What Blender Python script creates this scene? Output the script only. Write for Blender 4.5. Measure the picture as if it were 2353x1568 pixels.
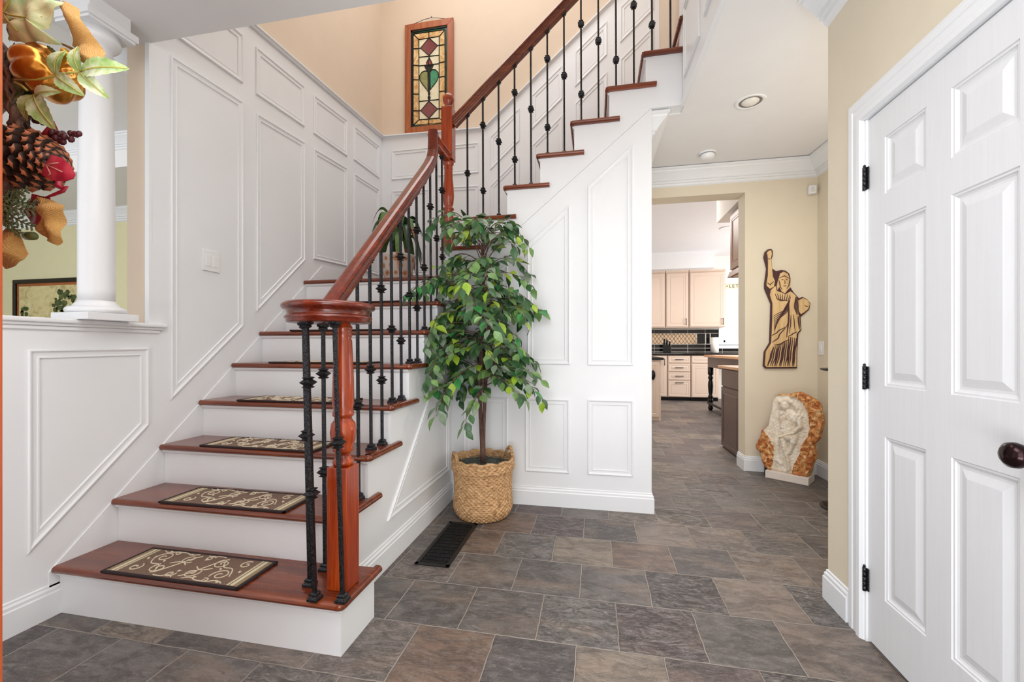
import bpy, bmesh, math, random
from mathutils import Vector, Matrix, noise
for o in list(bpy.data.objects): bpy.data.objects.remove(o, do_unlink=True)
random.seed(7)
SC = bpy.context.scene; C = SC.collection; PI = math.pi
# ---------------------------------------------------------------- camera, world, lights, exposure
YAW = .1967; EYE = 1.146; FPX = 966.45
cd = bpy.data.cameras.new('camera'); cam = bpy.data.objects.new('camera', cd); C.objects.link(cam)
cam.location = (0, 0, EYE); cam.rotation_euler = (PI/2, 0, YAW)
cd.sensor_width = 36; cd.lens = 36*FPX/2353; cd.shift_y = 17.06/2353; cd.clip_start = .02; SC.camera = cam
w = bpy.data.worlds.new('world'); SC.world = w; w.use_nodes = True
w.node_tree.nodes['Background'].inputs[0].default_value = (.93, .96, 1, 1)
w.node_tree.nodes['Background'].inputs[1].default_value = 1.35
SC.view_settings.view_transform = 'Standard'; SC.view_settings.look = 'None'
SC.view_settings.exposure = 0.2; SC.view_settings.gamma = 1; SC.view_settings.use_curve_mapping = False
def area(name, loc, rot, sx, sy, power, col=(1, 1, 1)):
    l = bpy.data.lights.new(name, 'AREA'); l.shape = 'RECTANGLE'; l.size = sx; l.size_y = sy; l.energy = power; l.color = col
    o = bpy.data.objects.new(name, l); C.objects.link(o); o.location = loc; o.rotation_euler = rot; return o
area('doorway_daylight', (-.1, -1.15, 1.5), (PI/2, 0, 0), 2.2, 2.4, 33, (.94, .975, 1))
area('entry_upward_fill', (-.25, -1.1, .25), (PI*.78, 0, 0), 2.2, .8, 40, (.97, .99, 1))  # added upward fill behind the camera, brightens entry ceiling and left wall
area('hall_ceiling_fill', (1.90, 2.75, 1.3), (0, PI*.68, 0), 1.0, .9, 13, (1, .99, .98))  # added fill hidden behind the closet wall to lift the hall ceiling
area('stairwell_fill', (-.9, 3.0, 5.5), (0, 0, 0), 2.2, 1.8, 44, (1, .99, .98))  # added overhead fill out of view, no fixture modelled in the stairwell
area('entry_fill', (-.35, .35, 2.72), (0, 0, 0), 1.4, 1.4, 30, (.96, .985, 1))  # unseen fill added over the entry to even out the whites
area('hall_light', (1.55, 2.75, 2.74), (0, 0, 0), .7, .8, 14, (1, .97, .93))
area('kitchen_light', (1.6, 6.6, 2.98), (0, 0, 0), 1.6, 2.4, 80, (1, .97, .95))
area('kitchen_window_daylight', (4.6, 8.3, 1.8), (0, PI/2, 0), 1.6, 1.8, 110, (.97, .98, 1))
area('dining_daylight', (-5.2, .9, 1.7), (PI/2, 0, .2), 2.4, 1.8, 30, (.98, .99, 1))
# ---------------------------------------------------------------- dimensions (metres)
XL = -2.289; Y1 = 1.4073; RUN = .2263; RISE = .2106; XS = -1.08; YU = 3.065; XR = 1.04; YE = 2.165
YB = 4.234; YK = 4.30; XH = 1.98; ZL = 1.69; XF = .582; XE = .381
URUN = .247; URISE = .2145
uz = lambda k: ZL+.018+URISE*k          # top of upper tread k
ux = lambda k: -1.171+URUN*(k-1)        # its nosing
zc = lambda y: 2.745+.05*max(0, y-1.79) # hall ceiling
# ---------------------------------------------------------------- materials
def lin(c):
    return tuple(((v/255)/12.92 if v/255 <= .04045 else ((v/255+.055)/1.055)**2.4) for v in c)+(1,)
class NT:
    def __init__(s, name, rough=.5, metal=0, coat=0):
        s.m = bpy.data.materials.new(name); s.m.use_nodes = True; s.t = s.m.node_tree
        s.b = s.t.nodes['Principled BSDF']; s.b.inputs['Roughness'].default_value = rough
        s.b.inputs['Metallic'].default_value = metal; s.b.inputs['Coat Weight'].default_value = coat
        s.b.inputs['Coat Roughness'].default_value = .12
    def n(s, typ, **k):
        n = s.t.nodes.new(typ)
        for a, v in k.items():
            if a in n.inputs.keys(): n.inputs[a].default_value = v
            else: setattr(n, a, v)
        return n
    def l(s, a, b): s.t.links.new(a, b)
    def ramp(s, fac, stops, interp='LINEAR'):
        r = s.n('ShaderNodeValToRGB'); r.color_ramp.interpolation = interp
        e = r.color_ramp.elements
        while len(e) > 1: e.remove(e[-1])
        e[0].position = stops[0][0]; e[0].color = stops[0][1]
        for p, c in stops[1:]:
            x = e.new(p); x.color = c
        s.l(fac, r.inputs[0]); return r.outputs[0]
    def mapping(s, scale=(1, 1, 1), rot=(0, 0, 0), kind='Object'):
        tc = s.n('ShaderNodeTexCoord'); mp = s.n('ShaderNodeMapping'); mp.inputs['Scale'].default_value = scale
        mp.inputs['Rotation'].default_value = rot; s.l(tc.outputs[kind], mp.inputs[0]); return mp.outputs[0]
    def noise(s, vec, scale=5, detail=4, rough=.6, dist=0):
        n = s.n('ShaderNodeTexNoise'); n.inputs['Scale'].default_value = scale; n.inputs['Detail'].default_value = detail
        n.inputs['Roughness'].default_value = rough; n.inputs['Distortion'].default_value = dist
        s.l(vec, n.inputs['Vector']); return n.outputs['Fac']
    def math(s, op, a, b=None, c=None):
        n = s.n('ShaderNodeMath', operation=op)
        for i, v in enumerate((a, b, c)):
            if v is None: continue
            if isinstance(v, (int, float)): n.inputs[i].default_value = v
            else: s.l(v, n.inputs[i])
        return n.outputs[0]
    def mix(s, fac, a, b, mode='MIX'):
        n = s.n('ShaderNodeMix', data_type='RGBA', blend_type=mode)
        for i, v in ((0, fac), (6, a), (7, b)):
            if isinstance(v, (int, float)): n.inputs[i].default_value = v
            elif isinstance(v, tuple): n.inputs[i].default_value = v
            else: s.l(v, n.inputs[i])
        return n.outputs[2]
    def bump(s, h, strength=.3, dist=.01):
        b = s.n('ShaderNodeBump'); b.inputs['Strength'].default_value = strength; b.inputs['Distance'].default_value = dist
        s.l(h, b.inputs['Height']); s.l(b.outputs[0], s.b.inputs['Normal'])
    def col(s, v):
        if isinstance(v, tuple): s.b.inputs['Base Color'].default_value = v
        else: s.l(v, s.b.inputs['Base Color'])
def plain(name, rgb, rough=.5, metal=0, var=.04, scale=6, coat=0, bump=0, bscale=80):
    t = NT(name, rough, metal, coat); c = lin(rgb); v = t.mapping()
    f = t.noise(v, scale, 3)
    a = tuple(x*(1-var) for x in c[:3])+(1,); b = tuple(min(1, x*(1+var)) for x in c[:3])+(1,)
    t.col(t.ramp(f, [(.3, a), (.7, b)]))
    if bump: t.bump(t.noise(v, bscale, 2), bump, .002)
    return t.m
def wood(name, c1, c2, c3, axis=1, rough=.27, coat=.32, scale=1):
    t = NT(name, rough, 0, coat); sc = [26*scale]*3; sc[axis] = 1.6*scale
    v = t.mapping(tuple(sc)); f = t.noise(v, 1, 5, .6, .6)
    g = t.noise(t.mapping(tuple(x*4 for x in sc)), 1, 3, .7)
    c = t.ramp(f, [(.28, lin(c1)), (.5, lin(c2)), (.74, lin(c3))])
    t.col(t.mix(.25, c, t.ramp(g, [(.35, lin(c1)), (.65, lin(c3))]), 'MIX')); t.bump(g, .04, .002)
    return t.m
WHITE = plain('white_trim_paint', (228, 230, 233), .34, var=.008, bump=.05)
DOORP = NT('white_door_paint', .4)
_v = DOORP.mapping((60, 60, 3)); _g = DOORP.noise(_v, 1, 4, .6, .8)
DOORP.col(DOORP.ramp(_g, [(.3, lin((217, 218, 221))), (.7, lin((221, 222, 225)))])); DOORP.bump(_g, .10, .002); DOORP = DOORP.m
CEIL = plain('ceiling_paint', (228, 227, 227), .9, var=.01, bump=.06)
BEIGE = plain('beige_wall_paint', (218, 207, 186), .8, var=.015, bump=.06)
PEACH = plain('peach_stairwell_paint', (214, 196, 176), .8, var=.015, bump=.06)
OLIVE = plain('olive_wall_paint', (216, 210, 172), .8, var=.02, bump=.06)
IRON = NT('hammered_black_iron', .32, .75)
_v = IRON.mapping((1, 1, 1)); _g = IRON.noise(_v, 260, 2)
IRON.col(IRON.ramp(_g, [(.42, lin((22, 23, 25))), (.62, lin((74, 74, 78)))])); IRON.bump(_g, .5, .002); IRON = IRON.m
CHERRY_Y = wood('cherry_wood_deep', (62, 14, 4), (98, 27, 8), (138, 50, 16), 1)
CHERRY_X = wood('cherry_wood_tread', (72, 25, 12), (104, 42, 18), (142, 68, 28), 0)
CHERRY_Z = wood('cherry_wood_upright', (100, 26, 6), (148, 50, 12), (186, 80, 22), 2)
PINE = wood('oiled_pine_frame', (132, 62, 32), (160, 84, 44), (186, 112, 62), 2, .45, .1)
DOORWOOD = wood('orange_stained_door_wood', (150, 52, 22), (196, 84, 40), (226, 130, 70), 2, .4, .2)
BLACK = plain('satin_black', (20, 19, 20), .3, .3)
BRONZE = plain('oil_rubbed_bronze', (46, 30, 32), .16, .85, var=.2, scale=20)
VENT = plain('dark_vent_metal', (44, 42, 42), .4, .6)
PLASTIC = plain('white_plastic', (230, 231, 232), .35)
# slate floor ---------------------------------------------------
t = NT('slate_tile', .42); tc = t.n('ShaderNodeTexCoord'); sp = t.n('ShaderNodeSeparateXYZ'); t.l(tc.outputs['Object'], sp.inputs[0])
wob = t.noise(tc.outputs['Object'], 14, 2)
wv = t.math('MULTIPLY', t.math('SUBTRACT', wob, .5), .012)
yy = t.math('DIVIDE', t.math('SUBTRACT', t.math('ADD', sp.outputs[1], wv), 1.638), .311)
row = t.math('FLOOR', yy); par = t.math('MODULO', t.math('ADD', row, 100), 2)
xx = t.math('DIVIDE', t.math('ADD', t.math('ADD', t.math('ADD', sp.outputs[0], wv), .604+32), t.math('MULTIPLY', par, .1603)), .3205)
colm = t.math('FLOOR', xx); fx = t.math('SUBTRACT', xx, colm); fy = t.math('SUBTRACT', yy, row)
ex = t.math('SUBTRACT', .5, t.math('ABSOLUTE', t.math('SUBTRACT', fx, .5)))
ey = t.math('SUBTRACT', .5, t.math('ABSOLUTE', t.math('SUBTRACT', fy, .5)))
edge = t.math('MINIMUM', ex, ey)
gr = t.n('ShaderNodeMapRange'); gr.inputs[1].default_value = .006; gr.inputs[2].default_value = .013; t.l(edge, gr.inputs[0])
cmb = t.n('ShaderNodeCombineXYZ'); t.l(colm, cmb.inputs[0]); t.l(row, cmb.inputs[1])
wn = t.n('ShaderNodeTexWhiteNoise'); t.l(cmb.outputs[0], wn.inputs['Vector'])
tile = t.ramp(wn.outputs['Value'], [(0, lin((84, 78, 77))), (.14, lin((101, 95, 91))), (.3, lin((116, 106, 100))), (.44, lin((90, 76, 75))),
      (.56, lin((108, 102, 98))), (.68, lin((124, 110, 100))), (.76, lin((98, 92, 88))), (.86, lin((138, 124, 110))), (.955, lin((118, 96, 82))), (1, lin((74, 71, 71)))], 'CONSTANT')
off = t.n('ShaderNodeVectorMath', operation='MULTIPLY_ADD'); t.l(wn.outputs['Color'], off.inputs[0]); off.inputs[1].default_value = (9, 9, 9); t.l(tc.outputs['Object'], off.inputs[2])
mp = t.n('ShaderNodeMapping'); mp.inputs['Scale'].default_value = (1, 2.2, 1); t.l(off.outputs[0], mp.inputs[0])
c1 = t.noise(mp.outputs[0], 6, 8, .68, 1.2); c2 = t.noise(mp.outputs[0], 22, 6, .7, .6); c3 = t.noise(mp.outputs[0], 2.2, 3, .5, .8)
tile = t.mix(t.ramp(c1, [(.40, (0, 0, 0, 1)), (.60, (1, 1, 1, 1))]), t.mix(.62, tile, lin((44, 38, 38))), tile)
tile = t.mix(t.math('MULTIPLY', t.ramp(c3, [(.52, (0, 0, 0, 1)), (.7, (1, 1, 1, 1))]), .4), tile, lin((140, 118, 100)))
tile = t.mix(t.math('MULTIPLY', t.ramp(c2, [(.5, (0, 0, 0, 1)), (.72, (1, 1, 1, 1))]), .40), tile, lin((158, 150, 145)))
c4 = t.noise(mp.outputs[0], 70, 5, .8, 1.5)
tile = t.mix(t.math('MULTIPLY', t.ramp(c4, [(.56, (0, 0, 0, 1)), (.68, (1, 1, 1, 1))]), .5), tile, lin((176, 168, 162)))
tile = t.mix(t.math('MULTIPLY', t.ramp(c4, [(.30, (1, 1, 1, 1)), (.42, (0, 0, 0, 1))]), .55), tile, lin((42, 38, 38)))
vk = t.n('ShaderNodeTexVoronoi', feature='DISTANCE_TO_EDGE'); vk.inputs['Scale'].default_value = 3.2; dv_ = t.n('ShaderNodeVectorMath', operation='MULTIPLY_ADD'); nz_ = t.n('ShaderNodeTexNoise'); nz_.inputs['Scale'].default_value = 9; t.l(mp.outputs[0], nz_.inputs['Vector']); t.l(nz_.outputs['Color'], dv_.inputs[0]); dv_.inputs[1].default_value = (.5, .5, .5); t.l(mp.outputs[0], dv_.inputs[2]); t.l(dv_.outputs[0], vk.inputs['Vector'])
c5 = t.noise(mp.outputs[0], 4.5, 9, .62, 2.2); c6 = t.noise(mp.outputs[0], 8, 9, .66, 2.6)
sc_ = t.n('ShaderNodeSeparateColor'); t.l(wn.outputs['Color'], sc_.inputs[0]); wn2 = t.math('POWER', sc_.outputs[1], 1.6)
rd5 = t.math('ABSOLUTE', t.math('SUBTRACT', c5, .5)); rd6 = t.math('ABSOLUTE', t.math('SUBTRACT', c6, .5))
tile = t.mix(t.math('MULTIPLY', t.ramp(rd6, [(0, (1, 1, 1, 1)), (.035, (0, 0, 0, 1))]), t.math('MULTIPLY', wn2, .40)), tile, lin((180, 172, 166)))
tile = t.mix(t.math('MULTIPLY', t.ramp(rd5, [(0, (1, 1, 1, 1)), (.028, (0, 0, 0, 1))]), t.math('MULTIPLY', wn2, .42)), tile, lin((52, 46, 44)))
crk = t.math('MULTIPLY', t.ramp(vk.outputs['Distance'], [(0, (1, 1, 1, 1)), (.012, (0, 0, 0, 1))]), t.math('MULTIPLY', t.ramp(c3, [(.45, (0, 0, 0, 1)), (.55, (1, 1, 1, 1))]), .6))
tile = t.mix(crk, tile, lin((46, 40, 38)))
grout = t.mix(t.noise(tc.outputs['Object'], 3, 2), lin((120, 108, 100)), lin((176, 166, 158)))
t.col(t.mix(gr.outputs[0], grout, tile))
hgt = t.math('ADD', t.math('ADD', t.math('MULTIPLY', c1, .8), t.math('MULTIPLY', t.math('MINIMUM', rd5, .06), t.math('MULTIPLY', wn2, 6))), t.math('ADD', t.math('MULTIPLY', c2, .35), t.math('MULTIPLY', gr.outputs[0], .5)))
t.bump(hgt, .9, .009)
t.l(t.ramp(c2, [(.3, (.32, .32, .32, 1)), (.7, (.52, .52, .52, 1))]), t.b.inputs['Roughness'])
SLATE = t.m
# ---------------------------------------------------------------- mesh helpers
class MB:
    def __init__(s): s.v = []; s.f = []; s.mi = []; s.sm = []
    def add(s, vs, fs, mi=0, smooth=False):
        o = len(s.v); s.v += [tuple(p) for p in vs]
        for f in fs: s.f.append([i+o for i in f]); s.mi.append(mi); s.sm.append(smooth)
        return s
    def box(s, x0, x1, y0, y1, z0, z1, mi=0):
        return s.add([(x, y, z) for x in (x0, x1) for y in (y0, y1) for z in (z0, z1)],
            [(0, 1, 3, 2), (4, 6, 7, 5), (0, 4, 5, 1), (2, 3, 7, 6), (0, 2, 6, 4), (1, 5, 7, 3)], mi)
    def bbox(s, x0, x1, y0, y1, z0, z1, r=.004, mi=0):
        bm = bmesh.new(); bmesh.ops.create_cube(bm, size=1)
        for v in bm.verts: v.co = ((x0+x1)/2+v.co.x*(x1-x0), (y0+y1)/2+v.co.y*(y1-y0), (z0+z1)/2+v.co.z*(z1-z0))
        bmesh.ops.bevel(bm, geom=bm.edges[:], offset=r, segments=2, affect='EDGES', profile=.5)
        bm.verts.index_update(); s.add([v.co[:] for v in bm.verts], [[v.index for v in f.verts] for f in bm.faces], mi); bm.free(); return s
    def prism(s, poly, a, b, axis='x', mi=0):
        n = len(poly)
        def P(u, v, d): return (d, u, v) if axis == 'x' else ((u, d, v) if axis == 'y' else (u, v, d))
        vs = [P(u, v, a) for u, v in poly]+[P(u, v, b) for u, v in poly]
        return s.add(vs, [list(range(n)), list(range(2*n-1, n-1, -1))]+[(i, (i+1) % n, n+(i+1) % n, n+i) for i in range(n)], mi)
    def lathe(s, prof, cx=0, cy=0, n=32, mi=0, smooth=True, z0=0, cap=True):
        k = len(prof); vs = []; fs = []
        for i in range(n):
            a = 2*PI*i/n
            for r, z in prof: vs.append((cx+r*math.cos(a), cy+r*math.sin(a), z0+z))
        for i in range(n):
            for j in range(k-1):
                a = i*k+j; b = ((i+1) % n)*k+j; fs.append((a, b, b+1, a+1))
        if not cap: return s.add(vs, fs, mi, smooth)
        if prof[0][0] > 1e-5: s.add(vs, fs, mi, smooth); o = len(s.v)-len(vs); s.f.append([o+i*k for i in range(n)][::-1]); s.mi.append(mi); s.sm.append(False)
        else: s.add(vs, fs, mi, smooth); o = len(s.v)-len(vs)
        if prof[-1][0] > 1e-5: s.f.append([o+i*k+k-1 for i in range(n)]); s.mi.append(mi); s.sm.append(False)
        return s
    def tube(s, pts, r, n=8, mi=0, flat=1.0, up=None):
        pts = [Vector(p) for p in pts]; m = len(pts); rs = r if isinstance(r, (list, tuple)) else [r]*m
        vs = []; N = None
        for i, p in enumerate(pts):
            t = (pts[min(i+1, m-1)]-pts[max(i-1, 0)]); t = t.normalized() if t.length > 0 else Vector((0, 0, 1))
            if up is not None: N = Vector(up)-t*Vector(up).dot(t)
            elif N is None: N = t.orthogonal()
            else: N = N-t*N.dot(t)
            if N.length < 1e-6: N = t.orthogonal()
            N.normalize(); B = t.cross(N)
            for k in range(n):
                a = 2*PI*k/n; vs.append(p+N*math.cos(a)*rs[i]*flat+B*math.sin(a)*rs[i])
        fs = [(i*n+k, i*n+(k+1) % n, (i+1)*n+(k+1) % n, (i+1)*n+k) for i in range(m-1) for k in range(n)]
        fs += [list(range(n))[::-1], [(m-1)*n+k for k in range(n)]]
        return s.add(vs, fs, mi, True)
    def bar(s, p, q, w, mi=0):
        p = Vector(p); q = Vector(q); h = w/2
        vs = [c+Vector((a*h, b*h, 0)) for c in (p, q) for a, b in ((-1, -1), (1, -1), (1, 1), (-1, 1))]
        return s.add(vs, [(3, 2, 1, 0), (4, 5, 6, 7)]+[(i, (i+1) % 4, 4+(i+1) % 4, 4+i) for i in range(4)], mi)
    def sweep(s, path, prof, F=(0, 0, 1), sign=1, closed=False, mi=0, smooth=False, ns=None, ne=None):
        F = Vector(F); P = [Vector(p) for p in path]; m = len(P); k = len(prof); vs = []
        for i in range(m):
            a = (P[i]-P[i-1]).normalized() if (i > 0 or closed) else None
            b = (P[(i+1) % m]-P[i]).normalized() if (i < m-1 or closed) else None
            ga = F.cross(a).normalized()*sign if a is not None else None
            gb = F.cross(b).normalized()*sign if b is not None else None
            if ga is None: G = gb
            elif gb is None: G = ga
            else: G = (ga+gb)/(1+ga.dot(gb))
            for g, f in prof: vs.append(P[i]+G*g+F*f)
        fs = []
        for i in range(m if closed else m-1):
            j = (i+1) % m
            for q in range(k): fs.append((i*k+q, i*k+(q+1) % k, j*k+(q+1) % k, j*k+q))
        if not closed: fs += [list(range(k))[::-1], [(m-1)*k+q for q in range(k)]]
        return s.add(vs, fs, mi, smooth)
    def mould(s, poly, nrm, prof, mi=0):
        P = [Vector(p) for p in poly]; N = Vector(nrm); m = len(P); k = len(prof); vs = []
        area_ = sum((P[i].cross(P[(i+1) % m]) for i in range(m)), Vector()).dot(N); sg = 1 if area_ > 0 else -1
        for i in range(m):
            a = (P[i]-P[i-1]).normalized(); b = (P[(i+1) % m]-P[i]).normalized()
            ga = N.cross(a)*sg; gb = N.cross(b)*sg; G = (ga+gb)/(1+ga.dot(gb))
            for g, f in prof: vs.append(P[i]+G*g+N*f)
        fs = [(i*k+q, i*k+q+1, ((i+1) % m)*k+q+1, ((i+1) % m)*k+q) for i in range(m) for q in range(k-1)]
        return s.add(vs, fs, mi)
def wpos(o):
    v = Vector()
    while o: v += o.location; o = o.parent
    return v
def obj(name, mb, mats, parent=None, world=True, bevel=0):
    me = bpy.data.meshes.new(name); me.from_pydata(mb.v, [], mb.f)
    for m in (mats if isinstance(mats, list) else [mats]): me.materials.append(m)
    me.polygons.foreach_set('material_index', mb.mi); me.polygons.foreach_set('use_smooth', mb.sm)
    bm = bmesh.new(); bm.from_mesh(me); bmesh.ops.recalc_face_normals(bm, faces=bm.faces); bm.to_mesh(me); bm.free()
    o = bpy.data.objects.new(name, me); C.objects.link(o)
    if parent:
        o.parent = parent
        if world: o.location = -wpos(parent)
    if bevel:
        b = o.modifiers.new('bevel', 'BEVEL'); b.width = bevel; b.segments = 2; b.limit_method = 'ANGLE'
    return o
def thing(name, label, cat, loc=(0, 0, 0), rotz=0, group=None):
    o = bpy.data.objects.new(name, None); C.objects.link(o); o.location = loc; o.rotation_euler = (0, 0, rotz); o.empty_display_size = .1
    o['label'] = label; o['category'] = cat
    if group: o['group'] = group
    return o
def tag(o, label, cat, group=None):
    o['label'] = label; o['category'] = cat
    if group: o['group'] = group
    return o
def struct(name, mb, mats, bevel=0, label=None):
    o = obj(name, mb, mats, None, True, bevel); o['kind'] = 'structure'
    if label: o['label'] = label
    return o
PANEL = [(0, 0), (0, .007), (.004, .011), (.009, .011), (.012, .007), (.018, .0045), (.030, .004), (.033, .006), (.038, .006), (.041, 0)]
CROWN = [(0, 0), (.125, 0), (.125, -.018), (.112, -.024), (.108, -.034), (.085, -.055), (.062, -.080), (.050, -.095), (.050, -.104), (.036, -.106), (.034, -.122), (.020, -.126), (.016, -.140), (0, -.150)]
BASE = [(0, 0), (.016, 0), (.016, .100), (.012, .106), (.012, .118), (.006, .126), (.006, .134), (0, .138)]
CASING = [(0, 0), (0, .008), (.010, .018), (.030, .018), (.036, .013), (.062, .011), (.066, .014), (.086, .014), (.092, .008), (.104, .006), (.104, 0)]
CAPR = [(0, 0), (.012, 0), (.016, .012), (.022, .018), (.034, .022), (.034, .034), (.026, .040), (0, .040)]
# ---------------------------------------------------------------- setting: floor, walls, ceilings
struct('floor', MB().box(-9.4, 4.8, -1.3, 10.6, -.06, 0), SLATE)
# wall_left: painted core, white wainscot board, panel mouldings, cap rail
wl = MB().box(-2.44, XL-.012, 1.79, YB+.1, 0, 5.6, 1).box(-2.44, XL-.012, -1.2, 1.79, 0, 1.25, 0)
ztop = lambda y: 3.354+(y-2.489)*.0637
wl.prism([(-1.2, 0), (YB, 0), (YB, ztop(YB)), (1.79, ztop(1.79)), (1.79, 1.25), (-1.2, 1.25)], XL-.012, XL, 'x')
wl.prism([(1.372, 0), (1.372, .192), (3.2, 1.850), (YB, 1.860), (YB, 1.6), (2.2, 0)], XL, XL+.006, 'x')
for poly in ([(1.302, 1.142), (1.780, 1.150), (1.780, .748), (1.302, .301)], [(1.895, 2.755), (2.380, 2.775), (2.380, 1.296), (1.895, .864)],
             [(1.895, 3.195), (2.376, 3.214), (2.376, 2.896), (1.895, 2.878)], [(2.485, 3.216), (2.975, 3.240), (2.975, 2.918), (2.485, 2.892)],
             [(2.490, 2.762), (2.981, 2.796), (2.981, 1.854), (2.490, 1.400)], [(3.087, 3.242), (3.562, 3.283), (3.562, 2.945), (3.087, 2.924)],
             [(3.087, 2.800), (3.562, 2.833), (3.562, 1.915), (3.087, 1.885)], [(3.678, 3.292), (4.155, 3.322), (4.155, 2.976), (3.678, 2.966)],
             [(3.678, 2.834), (4.155, 2.854), (4.155, 1.930), (3.678, 1.920)],
             [(.20, 1.142), (1.195, 1.142), (1.195, .25), (.20, .25)]):
    wl.mould([(XL, y, z) for y, z in poly], (1, 0, 0), PANEL)
for f in (0,):
    wl.sweep([(XL, 1.80, ztop(1.80)-.03), (XL, YB, ztop(YB)-.03)], [(0, 0), (.014, 0), (.018, .012), (.03, .02), (.03, .03), (-.012, .03), (-.012, 0)], (0, 0, 1), -1)
wl.sweep([(XL-.004, 1.79, 1.25), (XL-.004, 1.79, 2.745)], [(-.02, -.008), (.006, -.008), (.006, .008), (-.02, .008)], (0, 1, 0), 1)
struct('wall_left', wl, [WHITE, PEACH])
cp = MB().bbox(-2.475, XL+.030, -1.2, 1.862, 1.256, 1.276, .006).bbox(-2.465, XL+.018, -1.2, 1.845, 1.243, 1.2565, .003).bbox(-2.455, XL+.010, -1.2, 1.835, 1.225, 1.243, .004)
struct('trim_1', cp, WHITE, label='white cap rail on the half wall under the column')
struct('baseboard_left', MB().sweep([(XL, -1.2, 0), (XL, Y1, 0)], BASE, sign=-1), WHITE)
# wall_back behind the landing, with the wainscot that climbs with the upper flight
zt = lambda x: 3.44 if x < -1.135 else 3.44+(x+1.135)*.868
wb = MB().box(-2.44, XE-.02, YB+.012, YB+.05, 0, 2.86, 1).box(-2.44, .70, YB+.012, YB+.11, 2.86, 5.6, 1)
wb.prism([(XL, 1.55), (XL, 3.462), (-1.135, 3.44), (.70, zt(.70)), (.70, 3.05), (XE-.02, 2.86), (XE-.02, 1.55)], YB, YB+.012, 'y')
wb.sweep([(XL, YB, 3.432), (-1.135, YB, 3.410), (.70, YB, zt(.70)-.03)], [(0, 0), (.030, -.014), (.030, -.022), (.020, -.030), (.012, -.034), (0, -.034)][::-1] if False else [(-.012, 0), (.0, 0), (.012, .014), (.030, .018), (.030, .030), (-.012, .030)], (0, 0, 1), -1)
for a, b in ((-2.175, -1.747), (-1.640, -1.196)):
    wb.mould([(a, YB, 3.293), (b, YB, 3.293), (b, YB, 2.978), (a, YB, 2.978)], (0, -1, 0), PANEL)
    wb.mould([(a, YB, 2.856), (b, YB, 2.845), (b, YB, 1.93), (a, YB, 1.93)], (0, -1, 0), PANEL)
for k in range(4):
    a = -1.076+.4365*k; b = a+.311; za = 3.337+.868*(a+1.076); zb = za+.868*.311
    wb.mould([(a, YB, za), (b, YB, zb), (b, YB, zb-.335), (a, YB, za-.345)], (0, -1, 0), PANEL)
    wb.mould([(a, YB, za-.51), (b, YB, zb-.50), (b, YB, zb-1.14), (a, YB, za-1.15)], (0, -1, 0), PANEL)
struct('wall_back', wb, [WHITE, PEACH])
struct('baseboard_back', MB().sweep([(XL, YB, ZL), (-1.14, YB, ZL)], BASE, sign=-1), WHITE)
# wall_stair under and beside the upper flight (a stepped outline)
st = [(-1.14, 0), (XE, 0), (XE, 2.82), (XF, 2.82), (XF, uz(7)-.031)]
for k in range(7, 0, -1): st += [(ux(k)+.03, uz(k)-.031), (ux(k)+.03, (uz(k-1) if k > 1 else ZL)-.031)]
ws = MB().prism(st, YU, YU+.10, 'y')
ws.prism([(XS, 0), (XE, 0), (XE, 2.816), (XS, 1.600)], YU-.006, YU, 'y')
up_ = [(XS, 1.604), (XE-.002, 2.8195), (XF-.001, 2.8195), (XF-.001, uz(7)-.0315)]
for k in range(7, 0, -1): up_ += [(ux(k)+.031, uz(k)-.0315)]+([(ux(k)+.031, uz(k-1)-.0315)] if k > 1 else [(XS, uz(1)-.0315)])
ws.prism(up_, YU-.0055, YU, 'y')
ws.box(XE-.11, XE, YU+.1, YK, 0, zc(3.9))
yq = YU-.006
for q in ([(-.058, 2.304), (.258, 2.577), (.258, 1.026), (-.058, 1.026)], [(-.495, 1.915), (-.182, 2.188), (-.182, 1.030), (-.495, 1.030)],
          [(-.985, 1.485), (-.640, 1.790), (-.640, 1.030), (-.985, 1.030)], [(-.058, .782), (.258, .782), (.258, .245), (-.058, .245)],
          [(-.510, .779), (-.187, .779), (-.187, .243), (-.510, .243)], [(-.985, .779), (-.640, .779), (-.640, .243), (-.985, .243)]):
    ws.mould([(x, yq, z) for x, z in q], (0, -1, 0), PANEL)
struct('wall_stair', ws, WHITE)
struct('baseboard_stair', MB().sweep([(XS, YU-.006, 0), (XE, YU-.006, 0), (XE, YU+.2, 0)], BASE, sign=-1), WHITE)
# wall_right: closet wall, closet door opening, corner into the hall
wr = MB().box(XR, XR+.12, 1.893, YE, 0, 2.9).box(XR, XR+.12, 1.162, 1.893, 2.045, 2.9).box(XR, XR+.12, -1.2, 1.162, 0, 2.9).box(XR+.12, XH+.1, YE-.12, YE, 0, 2.9)
struct('wall_right', wr, BEIGE)
struct('baseboard_right', MB().sweep([(XR, 1.997, 0), (XR, YE, 0), (XH, YE, 0)], BASE, sign=1), WHITE)
struct('trim_2', MB().sweep([(XR, -1.2, 2.748), (XR, YE-.0, 2.763)], CROWN, sign=1), WHITE, label='crown moulding over the closet door wall')
struct('trim_3', MB().sweep([(XR, 1.893, 0), (XR, 1.893, 2.041), (XR, 1.162, 2.041), (XR, 1.162, 0)], [(g, f) for g, f in CASING], (-1, 0, 0), 1), WHITE, label='white casing around the closet door')
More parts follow.
